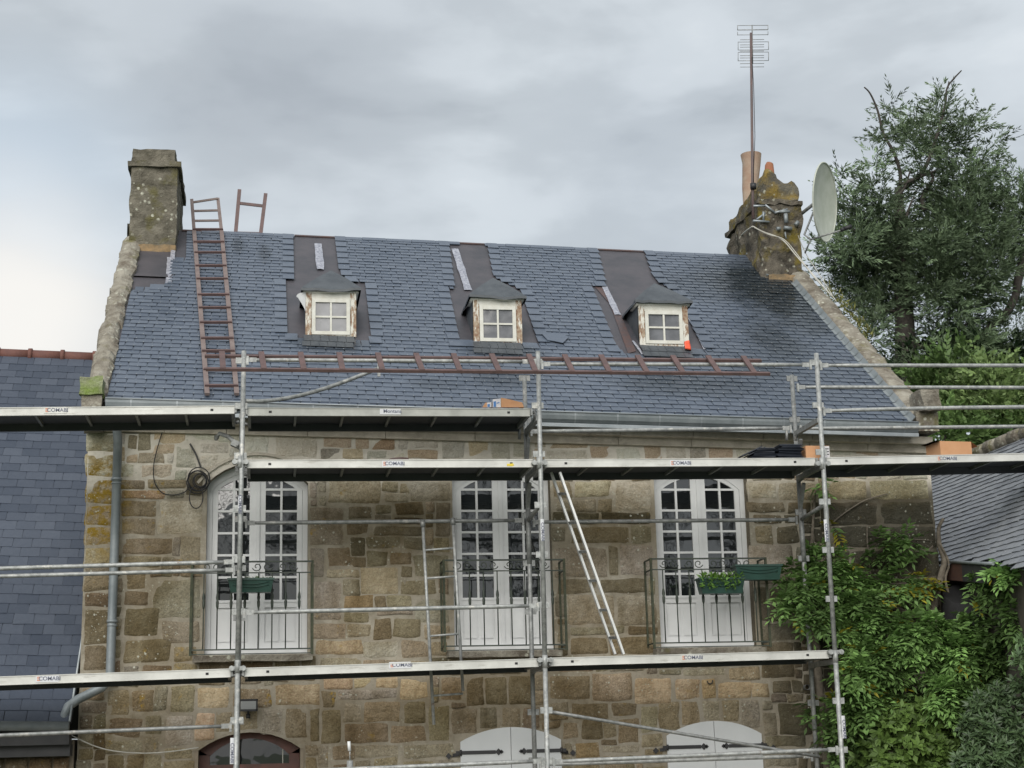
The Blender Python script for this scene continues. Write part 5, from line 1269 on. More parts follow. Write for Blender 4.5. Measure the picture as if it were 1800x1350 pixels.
# ================================================================== PLANTERS
def leaf_obj(name, C, D, Nn, L, W, cols, mat, parent=None, label=None, cat=None, group=None):
    C, D, Nn = (np.asarray(a, np.float32) for a in (C, D, Nn)); n = len(C)
    D = D/np.linalg.norm(D, axis=1, keepdims=True); S = np.cross(D, Nn); S /= np.linalg.norm(S, axis=1, keepdims=True)+1e-9; N2 = np.cross(S, D)
    L = np.asarray(L, np.float32).reshape(-1, 1)*np.ones((n, 1), np.float32); W = np.asarray(W, np.float32).reshape(-1, 1)*np.ones((n, 1), np.float32)
    mid = C+D*L*.45
    v = np.stack([C, mid+S*W*.5+N2*W*.18, C+D*L, mid-S*W*.5+N2*W*.18], 1).reshape(-1, 3)
    if parent is None: lo = v.min(0); hi = v.max(0); base = np.array([(lo[0]+hi[0])/2, (lo[1]+hi[1])/2, lo[2]], np.float32)
    else: base = np.zeros(3, np.float32)
    me = bpy.data.meshes.new(name); me.vertices.add(4*n); me.vertices.foreach_set('co', (v-base).ravel())
    i0 = np.arange(n, dtype=np.int32)*4; idx = np.stack([i0, i0+1, i0+2, i0, i0+2, i0+3], 1).ravel()
    me.loops.add(6*n); me.loops.foreach_set('vertex_index', idx); me.polygons.add(2*n); me.polygons.foreach_set('loop_start', np.arange(2*n, dtype=np.int32)*3); me.polygons.foreach_set('loop_total', np.full(2*n, 3, np.int32))
    me.update(calc_edges=True); ca = me.color_attributes.new('Col', 'FLOAT_COLOR', 'CORNER'); cols = np.asarray(cols, np.float32); ca.data.foreach_set('color', np.repeat(np.concatenate([cols, np.ones((n, 1), np.float32)], 1), 6, axis=0).ravel())
    me.materials.append(MT[mat]); o = bpy.data.objects.new(name, me); sc.collection.objects.link(o)
    if parent is not None: o.parent = parent; o.location = -woff(parent)
    else: o.location = Vector([float(b) for b in base])
    if label: tag(o, label, cat, group)
    return o
def rdir(n, up=0.): d = rng.normal(size=(n, 3)); d /= np.linalg.norm(d, axis=1, keepdims=True); d[:, 2] += up; return d/np.linalg.norm(d, axis=1, keepdims=True)
def planter(xl, xr, yt, yb, Y, label, drop=.14):
    a, b = at(xl, yt, Y), at(xr, yt, Y); z1 = (a.z+b.z)/2; z0 = at((xl+xr)/2, yb, Y).z; root = thing('planter', ((a.x+b.x)/2, Y, z0), label, 'planter', 'green planters on the balconies')
    m = MB(); x0, x1 = a.x, b.x; d = .085; tp_ = .028
    top = [(x0,Y-d,z1),(x1,Y-d,z1),(x1,Y+d,z1),(x0,Y+d,z1)]; bot = [(x0+tp_,Y-d+.02,z0),(x1-tp_,Y-d+.02,z0),(x1-tp_,Y+d-.02,z0),(x0+tp_,Y+d-.02,z0)]
    m.add(bot+top, [(3,2,1,0),(0,1,5,4),(1,2,6,5),(2,3,7,6),(3,0,4,7)]); m.box(x0-.008, x1+.008, Y-d-.008, Y-d+.006, z1-.016, z1+.004); m.box(x0-.008, x0+.006, Y-d, Y+d, z1-.016, z1+.004); m.box(x1-.006, x1+.008, Y-d, Y+d, z1-.016, z1+.004); m.box(x0-.008, x1+.008, Y+d-.006, Y+d+.008, z1-.016, z1+.004)
    for k in range(2):
        P = [(x0+tp_+.02+(x1-x0-2*tp_-.04)*t, Y-d+.0-.004+.009*(.3+.25*k), z1-.035-.03*k-.025*math.sin(math.pi*t)) for t in [i/12 for i in range(13)]]; m.tube(P, .0035, 5)
    m.build('trough', 'planter', root); s_ = MB(); s_.quad((x0+.01,Y-d+.01,z1-.02),(x1-.01,Y-d+.01,z1-.02),(x1-.01,Y+d-.01,z1-.02),(x0+.01,Y+d-.01,z1-.02)); s_.build('soil', 'soil', root)
    return root, x0, x1, z1
planter(401, 481, 1018, 1042, -.42, 'empty dark green planter on the left balcony behind the scaffold pole')
pr = planter(1226, 1305, 1017, 1044, -.42, 'green planter overflowing with small leafy plants on the right balcony')
planter(1289, 1370, 994, 1020, -.42, 'green planter with swag moulding at the right end of the right balcony')
n = 420; X = rng.uniform(pr[1]+.02, pr[2]-.02, n); Yp = rng.uniform(-.53, -.36, n); hang = rng.random(n) < .3
Z = pr[3]-.02+rng.random(n)*.07; Z = np.where(hang, pr[3]-rng.random(n)*.12, Z); Yp = np.where(hang, -.525, Yp)
leaf_obj('bedding_plant', np.stack([X, Yp, Z], 1), rdir(n, .5), rdir(n, .6), rng.uniform(.03, .06, n), rng.uniform(.012, .022, n), np.array([.10,.20,.035])*rng.uniform(.5, 1.5, (n, 1)), 'leaf', None, 'bright green trailing plant growing in the leafy planter', 'plant')
n = 70; X = rng.uniform(-.2, .1, n); leaf_obj('bedding_plant', np.stack([X, np.full(n, -.42), np.full(n, at(440,1018,-.42).z-.01)], 1), rdir(n, .9), rdir(n), .05, .012, np.array([.06,.12,.03])*rng.uniform(.5, 1.4, (n, 1)), 'leaf', None, 'sparse green shoots in the left balcony planter', 'plant')

# ================================================================== ANTENNA, DISH, CHIMNEY CABLES
YA = 3.38
base, topm = at(1324, 385, YA), at(1320, 58, YA)
an = thing('tv_antenna', (base.x, YA, base.z), 'tall rusty mast with a ladder-like television aerial on the right chimney', 'antenna')
m = MB(); mid = at(1323, 330, YA); m.tube([base, mid, topm], [.022, .022, .018], 8); m.build('mast', 'mast', an)
m = MB(); m.tube([mid+Vector((0, -.03, -.03)), mid+Vector((0, -.03, .05))], .045, 8); m.build('junction_box', 'blackiron', an)
m = MB(); m.tube([at(1324, 320, YA-.03), at(1327, 240, YA-.04), at(1325, 160, YA-.03), at(1322, 100, YA-.03)], .005, 5); m.build('lead', 'bcable', an)
bm = MB(); bm.tube([at(1322, 44, YA), at(1323, 112, YA)], .008, 6); bm.build('boom', 'galvd', an)
m = MB()
def hb(x0, x1, y, Y=YA, r=.0045): m.tube([at(x0, y, Y), at(x1, y-.5, Y)], r, 5)
for (x0, x1, ys) in ((1296, 1350, (45, 52.5, 53, 61.5)), (1297, 1351, (74, 88, 92, 107)), (1301, 1343, (70, 79, 83, 90, 98, 102, 112, 118))):
    for y in ys: hb(x0, x1, y)
for x, ya, yb in ((1296.5, 45, 52.5), (1296.5, 56, 62), (1350, 44, 52), (1350, 55, 61.5), (1297.5, 74, 88), (1351, 73, 87), (1297.5, 93, 107), (1351, 92, 106)): m.tube([at(x, ya, YA), at(x, yb, YA)], .0045, 5)
m.build('elements', 'galvd', an)
m = MB()                                    # wall brackets of the mast
for (x0, y0_, x1, y1_) in ((1324, 362, 1345, 362), (1324, 388, 1352, 390), (1330, 386, 1345, 375), (1342, 372, 1342, 388), (1345, 360, 1362, 374), (1362, 374, 1384, 368)):
    m.tube([at(x0, y0_, 3.36), at(x1, y1_, 3.38)], .016, 6)
m.build('wall_bracket', 'zinc', an)
# dish
ds = thing('satellite_dish', tuple(at(1438, 420, 3.2)), 'big pale satellite dish seen almost edge-on beside the right chimney', 'satellite dish')
c_ = at(1439, 356, 3.1); t0, b0_ = at(1437, 292, 3.1), at(1440, 424, 3.1); R1 = (t0.z-b0_.z)/2
nd_ = Vector((.785, -.61, -.12)).normalized(); upv = Vector((-.02, 0, 1)); sdv = nd_.cross(upv).normalized(); upv = sdv.cross(nd_).normalized()
m = MB(); m.sm = True; rings, seg = 6, 36; vs = [c_+nd_*-.0]
for i in range(1, rings+1):
    r_ = i/rings
    for k in range(seg): a = 2*math.pi*k/seg; vs.append(c_+nd_*(.09*r_*r_)+upv*(R1*r_*math.sin(a))+sdv*(R1*.93*r_*math.cos(a)))
fs = [(0, 1+k, 1+(k+1) % seg) for k in range(seg)]
for i in range(rings-1):
    for k in range(seg): a, b = 1+i*seg+k, 1+i*seg+(k+1) % seg; fs.append((a, a+seg, b+seg, b))
m.add(vs, fs); m.add([p-nd_*.012 for p in vs], [f[::-1] for f in fs])
rim = vs[1+(rings-1)*seg:]; m.tube(rim+[rim[0]], .011, 6, caps=False); m.build('reflector', 'dish', ds)
m = MB(); foot = at(1425, 421, 3.0); tip = at(1478, 405, 2.75); m.tube([foot, tip], .012, 6); m.tube([c_-nd_*.02, foot+Vector((-.05, .1, .1)), foot], .014, 6); m.tube([foot, foot+Vector((-.04, .15, -.15))], .012, 6); m.build('feed_arm', 'galvd', ds)
m = MB(); m.tube([tip, at(1484, 402, 2.74)], .028, 8); m.tube([at(1484, 402, 2.74), at(1497, 398, 2.72)], .03, 10); m.build('receiver', 'bcable', ds)
m = MB(); m.tube([c_-nd_*.05, Vector((7.48, 3.6, c_.z-.05))], .025, 8); m.bar((7.47, 3.6, c_.z-.25), (7.47, 3.6, c_.z+.2), .05, .03, (0, 1, 0)); m.build('wall_mount', 'galvd', ds)
m = MB()
for (x0, y0_, x1, y1_, r) in ((1370, 372, 1388, 372, .02), (1381, 376, 1382, 392, .03), (1398, 396, 1403, 390, .03), (1378, 400, 1392, 402, .028), (1365, 402, 1372, 402, .028), (1380, 408, 1382, 420, .012)):
    m.tube([at(x0, y0_, 3.36), at(x1, y1_, 3.36)], r, 7)
tag(m.build('clamp_hardware', 'zincd'), 'grey clamps and empty bracket arms on the face of the right chimney', 'bracket')
cable('cable', [(1323,398),(1309,408),(1295,423)], [3.36, 3.9, 4.9], .011, 'cable', 'pale strap stretched from the mast foot round the left side of the chimney')
cable('cable', [(1324,398),(1340,407),(1365,416),(1380,426),(1400,450),(1425,478),(1448,505),(1462,520)], [3.36, 3.36, 3.34, 3.3, 3.2, 2.9, 2.5, 2.2], .010, 'cable', 'long pale cable running from the mast foot down past the right coping')
cable('cable', [(1326,400),(1350,412),(1378,421),(1402,448),(1430,486),(1455,512)], [3.35, 3.35, 3.3, 3.2, 2.8, 2.4], .007, 'cable', 'thinner second pale cable beside the long chimney cable')
cable('cable', [(1403,414),(1410,432),(1420,452),(1432,470),(1450,498),(1470,530)], [3.34, 3.33, 3.3, 3.1, 2.7, 2.1], .0055, 'cable', 'fine straw coloured wire hanging from the dish over the coping')

# ================================================================== VEGETATION
def conifer_cloud(clumps, Yc, dens, lf, wd, col0, name, root, per=26, mat='conifer', droop=.25, seed=1, colv=.5):
    r = np.random.default_rng(seed); Cs, Ds, Ns, Ls, Ws, Co = [], [], [], [], [], []
    for cl in clumps:
        x, y, rad = cl[:3]; Y = cl[3] if len(cl) > 3 else Yc+r.uniform(-1.1, 1.1); tint = cl[4] if len(cl) > 4 else 1.
        c_ = np.array(at(x, y, Y)); rm_ = rad*(Y-CAM.y)/F*1.0; ns = max(6, int(dens*rm_*rm_*100)); ctint = r.uniform(1-colv*.5, 1+colv*.5)*tint
        d = r.normal(size=(ns, 3)); d /= np.linalg.norm(d, axis=1, keepdims=True); rr = r.random(ns)**.5
        base = c_+d*(rr*rm_)[:, None]*np.array([1, 1, .9]); ax = d*np.array([1., .8, .45])+np.array([0, -.15, .22])+r.normal(size=(ns, 3))*.28; ax /= np.linalg.norm(ax, axis=1, keepdims=True)
        tl = r.uniform(.6, 1.2, ns)*lf*3.2
        t = r.random((ns, per)); sgn = np.where(r.random((ns, per)) < .5, -1., 1.)
        side = np.cross(ax, r.normal(size=(ns, 3))); side /= np.linalg.norm(side, axis=1, keepdims=True)
        P = base[:, None]+ax[:, None]*(t*tl[:, None])[..., None]
        Dd = ax[:, None]*1.0+side[:, None]*sgn[..., None]*(.85-.55*t[..., None])+r.normal(size=(ns, per, 3))*.16; Dd[..., 2] -= droop*.3
        nn = np.cross(ax, side)[:, None]+r.normal(size=(ns, per, 3))*.5
        Cs.append(P.reshape(-1, 3)); Ds.append(Dd.reshape(-1, 3)); Ns.append(nn.reshape(-1, 3)); Ls.append((lf*r.uniform(.6, 1.2, (ns, per))*(1-.35*t)).ravel()); Ws.append((wd*r.uniform(.7, 1.3, (ns, per))).ravel())
        tint_s = r.uniform(.65, 1.35, (ns, 1, 1))*ctint; Co.append((np.array(col0)*tint_s*np.ones((ns, per, 3))*r.uniform(.8, 1.2, (ns, per, 1))).reshape(-1, 3))
    Cs = np.concatenate(Cs); print(name, len(Cs), 'leaves')
    return leaf_obj(name, Cs, np.concatenate(Ds), np.concatenate(Ns), np.concatenate(Ls), np.concatenate(Ws), np.concatenate(Co), mat, root)
YT = 9.5
tr = thing('conifer_tree', tuple(at(1600, 1250, YT).xy)+(0,), 'tall dark evergreen tree with two bare broken tops behind the right chimney', 'tree')
def limb(m, pix, Y, r, n=5):
    P = [at(x, y, Y if not isinstance(Y, list) else Y[i]) for i, (x, y) in enumerate(pix)]; Q = []; PP = [P[0]]+P+[P[-1]]; rs = []
    for i in range(1, len(PP)-2):
        for k in range(n):
            t = k/n; p0, p1, p2, p3 = PP[i-1:i+3]; Q.append(.5*((2*p1)+(p2-p0)*t+(2*p0-5*p1+4*p2-p3)*t*t+(3*p1-p0-3*p2+p3)*t**3)); rs.append(r[0]+(r[1]-r[0])*((i-1+t)/(len(P)-1)))
    Q.append(P[-1]); rs.append(r[1]); m.tube(Q, rs, 7)
m = MB(); q = at(1592, 640, YT); m.tube([(q.x+.1, YT, 0), (q.x+.05, YT, 4), (q.x, YT, q.z), tuple(at(1590, 560, YT)), tuple(at(1586, 470, YT)), tuple(at(1582, 400, YT)), tuple(at(1580, 330, YT))], [.30, .26, .20, .17, .14, .11, .07], 10)
m.build('trunk', 'bark', tr)
m = MB()
limb(m, [(1582,400),(1578,350),(1583,310),(1572,270),(1553,235),(1543,195),(1530,165),(1519,153)], YT, (.045, .012))
limb(m, [(1590,330),(1620,305),(1640,260),(1655,210),(1662,180),(1666,152),(1690,124)], YT, (.045, .012)); limb(m, [(1666,155),(1668,143)], YT, (.02, .01))
limb(m, [(1582,325),(1600,318),(1625,308),(1645,300)], YT-.3, (.04, .02)); limb(m, [(1578,345),(1590,330),(1600,300)], YT-.3, (.03, .015))
limb(m, [(1625,370),(1622,345),(1640,315),(1632,300)], YT-.2, (.05, .02)); limb(m, [(1592,385),(1600,360),(1607,345)], YT-.3, (.03, .01))
limb(m, [(1700,620),(1740,575),(1765,555),(1785,520),(1795,470),(1830,400)], YT, (.06, .09)); limb(m, [(1590,560),(1560,545),(1530,565),(1500,560)], YT, (.06, .02))
limb(m, [(1592,610),(1615,600),(1600,585)], YT, (.03, .01)); limb(m, [(1596,590),(1620,610),(1660,590),(1720,560)], YT, (.05, .02)); limb(m, [(1590,500),(1640,470),(1700,430)], YT, (.06, .03)); limb(m, [(1586,450),(1540,420),(1490,400)], YT, (.05, .02))
m.build('limb', 'bark', tr)
CL = [(1567,185,9),(1560,200,8),(1573,195,8),(1568,220,14),(1575,240,18),(1598,200,9),(1600,225,16),(1560,250,14),(1652,165,9),(1648,180,13),(1640,205,18),(1658,200,20),(1672,215,16),(1630,230,20),(1712,195,8),(1708,215,13),(1720,225,11),(1695,240,20),(1735,250,11),(1748,252,8),(1725,275,15),(1600,255,24),(1620,280,32),(1660,260,36),(1690,290,34),(1745,285,12),(1762,297,8),(1720,310,22),(1535,245,7),(1537,270,9),(1545,290,12),(1530,300,12),(1540,325,16),(1520,330,9),
 (1478,300,8),(1473,320,9),(1490,315,9),(1500,325,9),(1485,345,14),(1470,360,10),(1500,360,18),(1520,370,20),(1550,360,20),(1640,320,30),(1680,340,38),(1710,350,30),(1740,350,20),(1778,315,9),(1772,340,15),(1800,325,12),(1790,355,24),(1760,375,30),(1810,380,30),(1490,390,22),(1470,385,8),(1530,400,30),(1565,400,26),(1550,430,30),(1590,430,28),(1660,390,34),(1700,400,40),(1740,420,34),(1650,430,30),(1690,450,36),(1460,420,12),(1470,440,20),(1500,430,28),(1450,450,12),(1480,465,22),(1520,460,30),(1560,480,32),(1600,470,26),(1640,480,34),(1680,500,38),(1720,490,34),(1750,470,20),(1790,430,22),(1820,450,30),(1800,500,14),
 (1500,500,20),(1530,510,28),(1560,530,28),(1575,560,20),(1640,510,22),(1670,540,28),(1710,540,32),(1745,520,20),(1690,580,24),(1720,600,26),(1760,590,18),(1650,580,12),(1790,560,20),(1815,540,18),(1600,600,10),(1545,560,16),(1540,600,16),(1560,620,12),(1650,620,16),(1690,630,28),(1740,635,26),(1790,620,30),(1770,500,10),(1620,560,7),(1630,600,9),(1520,540,14),(1500,530,10)]
CL = [(x, y, r_, YT+random.uniform(-.9, .9), (1.6 if random.random() < .22 else .85)) for x, y, r_ in CL]
CL = [(x, y, r_*(1.3 if y > 320 else 1.02) if r_ > 13 else r_, Y, t) for x, y, r_, Y, t in CL]
CL += [(x, y, 26, YT+random.uniform(.2, 1.), .7) for x, y in ((1560,420),(1620,430),(1680,430),(1730,440),(1640,380),(1700,390),(1600,360),(1660,500),(1720,520),(1540,500),(1520,470),(1780,470),(1790,400),(1580,450),(1680,640),(1740,620),(1790,640))]
CL += [(x, y, r_, YT+random.uniform(-.8, .8), random.choice((.8, 1.3))) for x, y, r_ in ((1500,560,20),(1530,600,20),(1565,645,16),(1618,640,18),(1585,655,12),(1545,570,22),(1630,530,14),(1490,530,16),(1660,610,26),(1700,600,24),(1580,520,20),(1475,505,10),(1455,470,9),(1600,520,14))]
conifer_cloud(CL, YT, 6.6, .14, .021, (.100,.140,.085), 'crown', tr, per=22, seed=3)
# lighter trees and hedge further down on the right
def bush_px(name, clumps, Y, dens, lf, wd, col, label, cat, seed, mat='leaf', per=14, stem=None, stemr=.05, group=None, colv=.5):
    b = at(clumps[0][0], clumps[0][1], Y); root = thing(name, (b.x, Y, 0), label, cat, group)
    conifer_cloud([(x, y, r_, Y+random.uniform(-.35, .35)) for x, y, r_ in clumps], Y, dens, lf, wd, col, 'foliage', root, per=per, mat=mat, seed=seed, colv=colv)
    m = MB()
    for (x, y) in (stem or [(clumps[0][0], clumps[0][1])]):
        p = at(x, y, Y); m.tube([(p.x-.1, Y, 0), (p.x+.03, Y, p.z*.5), tuple(p)], [stemr, stemr*.8, stemr*.4], 6)
    m.build('stem', 'bark', root); return root
bush_px('leafy_tree', [(1625,695,20),(1625,725,20),(1670,720,28),(1620,665,16),(1680,640,20),(1640,670,26),(1665,650,24),(1650,700,28),(1690,670,26),(1640,735,24),(1660,640,18)], 8.2, 7., .15, .06, (.09,.15,.05), 'mid green leafy tree just right of the gable coping behind the rails', 'tree', 21, stemr=.08)
bush_px('leafy_tree', [(1735,655,24),(1700,680,26),(1790,720,30),(1720,735,26),(1810,735,30),(1720,690,34),(1760,680,34),(1745,720,36),(1790,700,36),(1780,660,24),(1815,680,30),(1700,720,28)], 7.4, 8., .15, .055, (.19,.27,.11), 'pale yellow green feathery tree at the right edge behind the rails', 'tree', 22, stemr=.08)
bush_px('hedge_shrub', [(1660,760,28),(1700,765,28),(1740,760,28),(1780,755,28),(1645,790,20),(1690,795,22),(1740,790,24),(1800,750,24),(1640,750,16)], 6.8, 8., .15, .06, (.11,.18,.06), 'dense green shrub directly above the lone cardboard box', 'shrub', 23, stemr=.06)
bush_px('dark_shrub', [(1600,640,20),(1570,655,16),(1610,670,22),(1690,620,24),(1720,640,26),(1775,635,26),(1655,680,24),(1700,700,30),(1760,700,30),(1800,700,30),(1650,720,26),(1655,610,18),(1690,655,20),(1625,650,16),(1620,690,12),(1640,660,14),(1740,650,18),(1790,655,20)], 9.8, 9., .15, .055, (.022,.045,.02), 'dark low evergreen growth at the foot of the tall conifer', 'shrub', 24, stemr=.06)

# climbing plant on the right of the facade: compound leaves on woody stems
def compound(clumps, name, label, cat, seed, col=(.125,.215,.07), lf=.10, dens=60, mat='leaf', yell=.02, nlf=9):
    r = np.random.default_rng(seed); Cs, Ds, Ns, Ls, Ws, Co = [], [], [], [], [], []
    for (x, y, rad, Y, *rest) in clumps:
        tn = rest[0] if rest else 1.; yl = rest[1] if len(rest) > 1 else yell
        Y -= r.uniform(0, .45) if rad > 17 else 0; c_ = np.array(at(x, y, Y)); R1_ = rad*(Y-CAM.y)/F; n = max(4, int(dens*R1_*R1_*40)); tn *= r.uniform(.75, 1.3)  # clump tint spread paints lit clumps and dark gaps into the leaf colour
        d = r.normal(size=(n, 3)); d /= np.linalg.norm(d, axis=1, keepdims=True); d[:, 1] = -abs(d[:, 1])*.9
        base = c_+d*R1_*(r.random((n, 1))**.4)*np.array([1, .55, 1])
        ax = d*np.array([1., .8, .6])+np.array([0, -.45, -.25])+r.normal(size=(n, 3))*.35; ax /= np.linalg.norm(ax, axis=1, keepdims=True)
        side = np.cross(ax, np.array([0, 0, 1.])+r.normal(size=(n, 3))*.25); side /= np.linalg.norm(side, axis=1, keepdims=True); nm = np.cross(side, ax)
        rl_ = r.uniform(.7, 1.2, n)*lf*1.9; ct = r.uniform(.6, 1.4, n)*tn; isy = r.random(n) < yl
        for k in range(nlf):
            pr_ = (k//2)/(nlf//2); s_ = 0 if k == nlf-1 else (1 if k % 2 else -1)
            P = base+ax*(rl_*(.2+.8*pr_))[:, None]; P[:, 2] -= .25*rl_*pr_**2
            D = ax*(.55+.45*(s_ == 0))+side*s_*.9+np.array([0, 0, -.22])+r.normal(size=(n, 3))*.12
            Cs.append(P); Ds.append(D); Ns.append(nm+r.normal(size=(n, 3))*.25); Ls.append(lf*r.uniform(.8, 1.15, n)); Ws.append(lf*.36*r.uniform(.8, 1.2, n))
            cc = np.array(col)*ct[:, None]*r.uniform(.85, 1.15, (n, 1)); cc = np.where(isy[:, None], np.array([.30, .27, .03])*r.uniform(.6, 1.1, (n, 1)), cc); Co.append(cc)
    b = at(clumps[0][0], clumps[0][1], clumps[0][3]); root = thing(name, (b.x, -.3, 0), label, cat)
    print(name, sum(len(a) for a in Cs)); leaf_obj('foliage', np.concatenate(Cs), np.concatenate(Ds), np.concatenate(Ns), np.concatenate(Ls), np.concatenate(Ws), np.concatenate(Co), mat, root)
    return root
W1 = [(1575,940,14,-.12),(1590,955,14,-.14,1.1),(1545,960,13,-.12,.9),(1560,978,13,-.12,.9),(1535,985,9,-.12,.9),(1610,972,8,-.14),
 (1425,975,14,-.3),(1445,985,20,-.25),(1400,1010,16,-.3),(1440,1010,26,-.3),(1470,1000,22,-.25),(1380,1010,9,-.3),(1420,1040,24,-.3),(1385,1060,16,-.35,1.1),(1460,1040,28,-.28),(1500,1030,26,-.22),(1400,1075,16,-.35,1.1),(1430,1085,22,-.35),(1375,1055,9,-.35),(1540,1020,22,-.2),(1570,1030,20,-.2,1.1,.12),(1605,1020,16,-.2,1.2,.35),(1620,1035,14,-.2,1.2,.35),(1480,1075,26,-.3),(1520,1070,26,-.3),(1545,1085,20,-.3),
 (1500,1105,26,-.45),(1540,1120,26,-.5,1.15),(1575,1105,26,-.5),(1610,1110,26,-.55,1.2),(1640,1110,28,-.55,1.25),(1675,1115,30,-.6,1.25),(1700,1110,26,-.6,1.1),(1600,1135,26,-.6,1.2),(1650,1145,32,-.65,1.35),(1690,1150,30,-.65,1.2),(1720,1130,20,-.6,1.0),(1515,1150,26,-.55,1.2),(1550,1155,26,-.55,1.0),(1500,1180,22,-.6,1.15),(1530,1190,28,-.6,1.0),(1580,1170,22,-.6,.8),(1680,1190,34,-.7,1.35),(1640,1190,24,-.6,.9),(1720,1180,26,-.6,.9),
 (1490,1215,20,-.5),(1450,1235,14,-.4,1.1),(1430,1240,10,-.35),(1475,1250,22,-.45),(1520,1230,24,-.6,.9),(1560,1225,22,-.6,.8),(1660,1225,28,-.7,1.1),(1700,1230,28,-.7,.8),(1600,1210,14,-.4,.7),(1470,1290,22,-.35,.8),(1510,1275,26,-.5,.9),(1540,1260,22,-.6,.8),
 (1730,1020,16,-.8,1.3),(1755,1000,18,-1.1,1.4),(1780,1005,22,-1.3,1.35),(1790,1040,26,-1.2,1.0),(1720,1045,14,-.8,1.0,.3),(1760,1040,20,-1.1,.9),(1760,1100,18,-1.0,.6),(1790,1090,30,-1.1,.8),(1740,1160,26,-.9,.7),(1770,1130,26,-1.0,.7),(1490,1320,26,-.4,.7),
 (1442,848,7,-.1,1.4),(1436,860,6,-.1,1.3),(1465,925,8,-.1,1.3,.4)]
cl_ = compound(W1, 'climbing_plant', 'big green climbing plant with compound leaves covering the right end of the facade', 'climber', 5, dens=52)
m = MB()
for pix, Y, r in (([(1655,1150),(1640,1080),(1655,1010),(1660,985),(1652,960),(1650,930),(1658,912)], -.12, (.05, .018)), ([(1680,1120),(1675,1070),(1662,1020),(1668,990),(1652,955)], -.16, (.016, .012)), ([(1452,930),(1480,905),(1520,880),(1560,868)], -.03, (.01, .006)), ([(1430,1150),(1445,1060),(1425,1000),(1428,940),(1432,880),(1440,850)], -.06, (.03, .01)),
    ([(1382,998),(1398,994),(1412,984),(1420,975)], -.2, (.006, .01)), ([(1420,975),(1412,990),(1428,1060),(1440,1200),(1470,1500)], -.15, (.03, .05)), ([(1640,960),(1625,975),(1618,995)], -.1, (.01, .006)), ([(1500,1000),(1560,1060),(1620,1085),(1680,1100)], -.1, (.02, .03)), ([(1524,925),(1525,960),(1530,1010)], -.04, (.008, .012)), ([(1540,945),(1640,950)], -.04, (.006, .005))):
    limb(m, pix, Y, r)
p = at(1690, 1150, -.3); m.tube([(p.x, -.3, 0), tuple(p)], [.09, .05], 8)
m.build('stem', 'vine', cl_)
# broad-leaved shrub low in the corner, and glossy bush
def broad(clumps, name, label, cat, seed, col, lf, wd, dens, mat, up=.2):
    r = np.random.default_rng(seed); A = [[] for _ in range(6)]
    for (x, y, rad, Y, *rest) in clumps:
        tn = rest[0] if rest else 1.; c_ = np.array(at(x, y, Y)); R1_ = rad*(Y-CAM.y)/F; n = max(4, int(dens*R1_*R1_*40)); k = 6
        d = r.normal(size=(n, 3)); d /= np.linalg.norm(d, axis=1, keepdims=True); d[:, 1] = -abs(d[:, 1])
        base = c_+d*R1_*(r.random((n, 1))**.4)*np.array([1, .7, 1]); ax = d+np.array([0, -.3, up+.3]); ax /= np.linalg.norm(ax, axis=1, keepdims=True)
        for j in range(k):
            side = np.cross(ax, r.normal(size=(n, 3))); side /= np.linalg.norm(side, axis=1, keepdims=True)
            D = ax*.45+side*.9+np.array([0, 0, -.1]); A[0].append(base); A[1].append(D); A[2].append(ax+r.normal(size=(n, 3))*.2); A[3].append(lf*r.uniform(.7, 1.2, n)); A[4].append(wd*r.uniform(.8, 1.2, n))
            A[5].append(np.array(col)*r.uniform(.55, 1.45, (n, 1))*tn)
    b = at(clumps[0][0], clumps[0][1], clumps[0][3]); root = thing(name, (b.x, clumps[0][3], 0), label, cat)
    print(name, sum(len(a) for a in A[0])); leaf_obj('foliage', *[np.concatenate(a) for a in A[:3]], np.concatenate(A[3]), np.concatenate(A[4]), np.concatenate(A[5]), mat, root)
    m = MB(); m.tube([(b.x, clumps[0][3]+.2, 0), (b.x+.05, clumps[0][3]+.2, b.z)], [.06, .03], 7); m.build('stem', 'bark', root)
    return root
broad([(1600,1270,34,-1.0,1.1),(1560,1290,30,-1.0),(1640,1280,30,-1.0,1.1),(1560,1250,22,-.9,.9),(1610,1320,36,-1.1,1.1),(1660,1320,30,-1.1),(1555,1330,30,-1.0,.9),(1520,1330,24,-.9,.8),(1625,1240,20,-.9,1.2),(1680,1280,22,-1.0,.8),(1570,1370,40,-1.1),(1640,1370,40,-1.1)],
      'broad_leaved_shrub', 'light green broad leaved shrub low at the bottom right below the climber', 'shrub', 31, (.085,.140,.035), .10, .055, 34, 'leaf', .0)
broad([(1740,1280,34,-2.2),(1780,1260,34,-2.2),(1720,1320,36,-2.2),(1770,1320,40,-2.3,1.1),(1800,1300,36,-2.3),(1700,1340,30,-2.1),(1720,1240,24,-2.1,.9),(1760,1220,24,-2.1,.9),(1795,1200,24,-2.2),(1740,1370,44,-2.3),(1800,1360,40,-2.3),(1700,1280,20,-2.1,.9),
       (1795,1160,14,-2.6,1.6),(1795,1125,10,-2.7,1.8),(1805,1180,16,-2.6,1.4)],
      'glossy_bush', 'dark glossy evergreen bush in the bottom right corner', 'bush', 32, (.065,.105,.05), .09, .026, 52, 'gloss', .3)
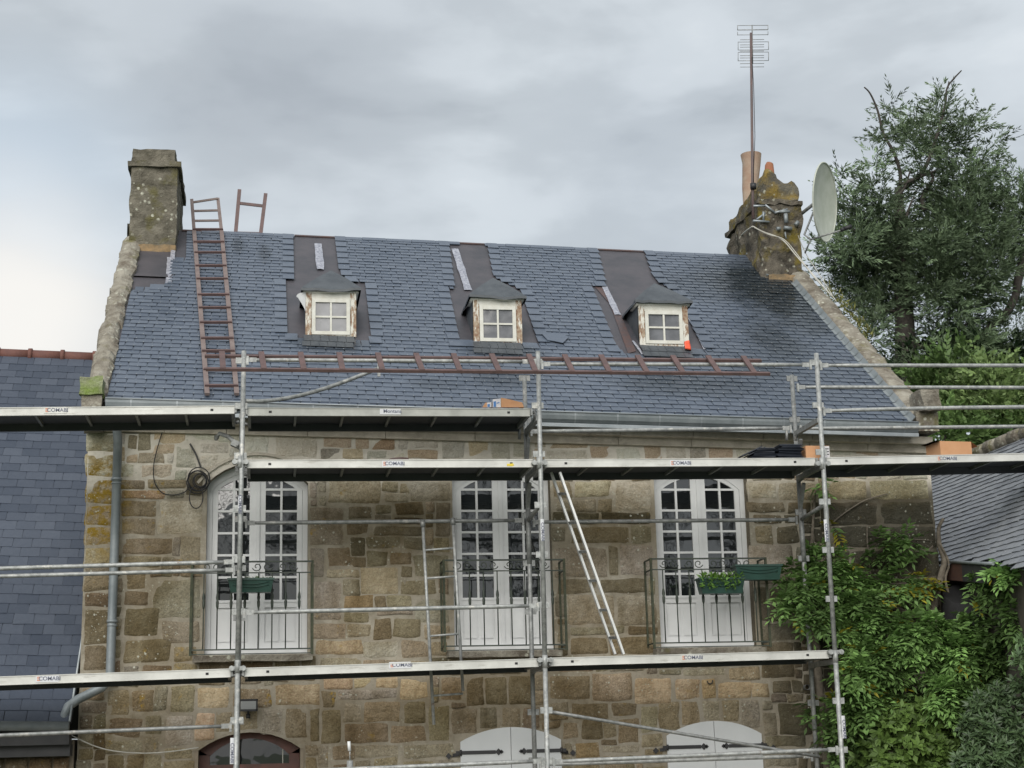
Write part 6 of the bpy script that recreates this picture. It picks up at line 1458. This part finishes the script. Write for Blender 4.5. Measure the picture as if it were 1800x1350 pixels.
# small weed tufts on the coping beside the chimney
n = 260; P = [on_roof(1430+random.random()*55, 470+random.random()*70) for _ in range(n)]
P = []
for _ in range(n):
    y = random.uniform(1.6, 3.1); P.append((7.58+random.uniform(-.05, .12), y, roofz(7.5, y)+random.uniform(.0, .16)))
leaf_obj('wall_weeds', P, rdir(n, .8), rdir(n), rng.uniform(.05, .12, n), rng.uniform(.01, .022, n), np.array([.16,.16,.05])*rng.uniform(.5, 1.4, (n, 1)), 'leaf', None, 'straw green weeds growing on the outer edge of the right coping', 'weeds')
# row of bare garden trees behind the viewer, mirrored in the french door glass
def bare_tree(x, y, h, seed, label):
    rr = random.Random(seed); m = MB(); root = thing('bare_tree', (x, y, 0), label, 'tree', 'bare trees behind the viewer')
    m.tube([(x, y, 0), (x+.1, y, h*.3), (x, y, h*.5)], [.22, .17, .12], 7); m.build('trunk', 'bark', root); m = MB()
    def br(p, d, L, r, k):
        q = p+d*L; mid = p.lerp(q, .5)+Vector((rr.uniform(-1, 1), rr.uniform(-1, 1), rr.uniform(-.3, 1)))*L*.08; m.tube([p, mid, q], [r, r*.8, r*.55], 4, caps=False)
        if k == 0: return
        for _ in range(3 if k > 1 else 4):
            nd2 = (d+Vector((rr.uniform(-1, 1), rr.uniform(-1, 1), rr.uniform(-.35, .7)))*.75).normalized(); br(p.lerp(q, rr.uniform(.45, 1)), nd2, L*rr.uniform(.6, .8), r*.6, k-1)
    for _ in range(6): br(Vector((x, y, h*rr.uniform(.25, .5))), Vector((rr.uniform(-1, 1), rr.uniform(-1, 1), 1.1)).normalized(), h*.2, .09, 4)
    m.build('branches', 'bark', root)
for i, (x, y, h) in enumerate(((-9, -34, 13), (-2.5, -38, 15), (3.5, -35, 12), (9.5, -39, 15), (15, -34, 13))): bare_tree(x, y, h, 60+i, 'bare winter tree number %d' % i)
for o_, lb in zip([o for o in sc.objects if o.name.startswith('bare_tree')], ('leafless tree at the far left of the row mirrored in the glass', 'tall leafless tree second from left in the row mirrored in the glass', 'short leafless tree in the middle of the row mirrored in the glass', 'tall leafless tree second from right in the row mirrored in the glass', 'leafless tree at the far right of the row mirrored in the glass')): o_['label'] = lb
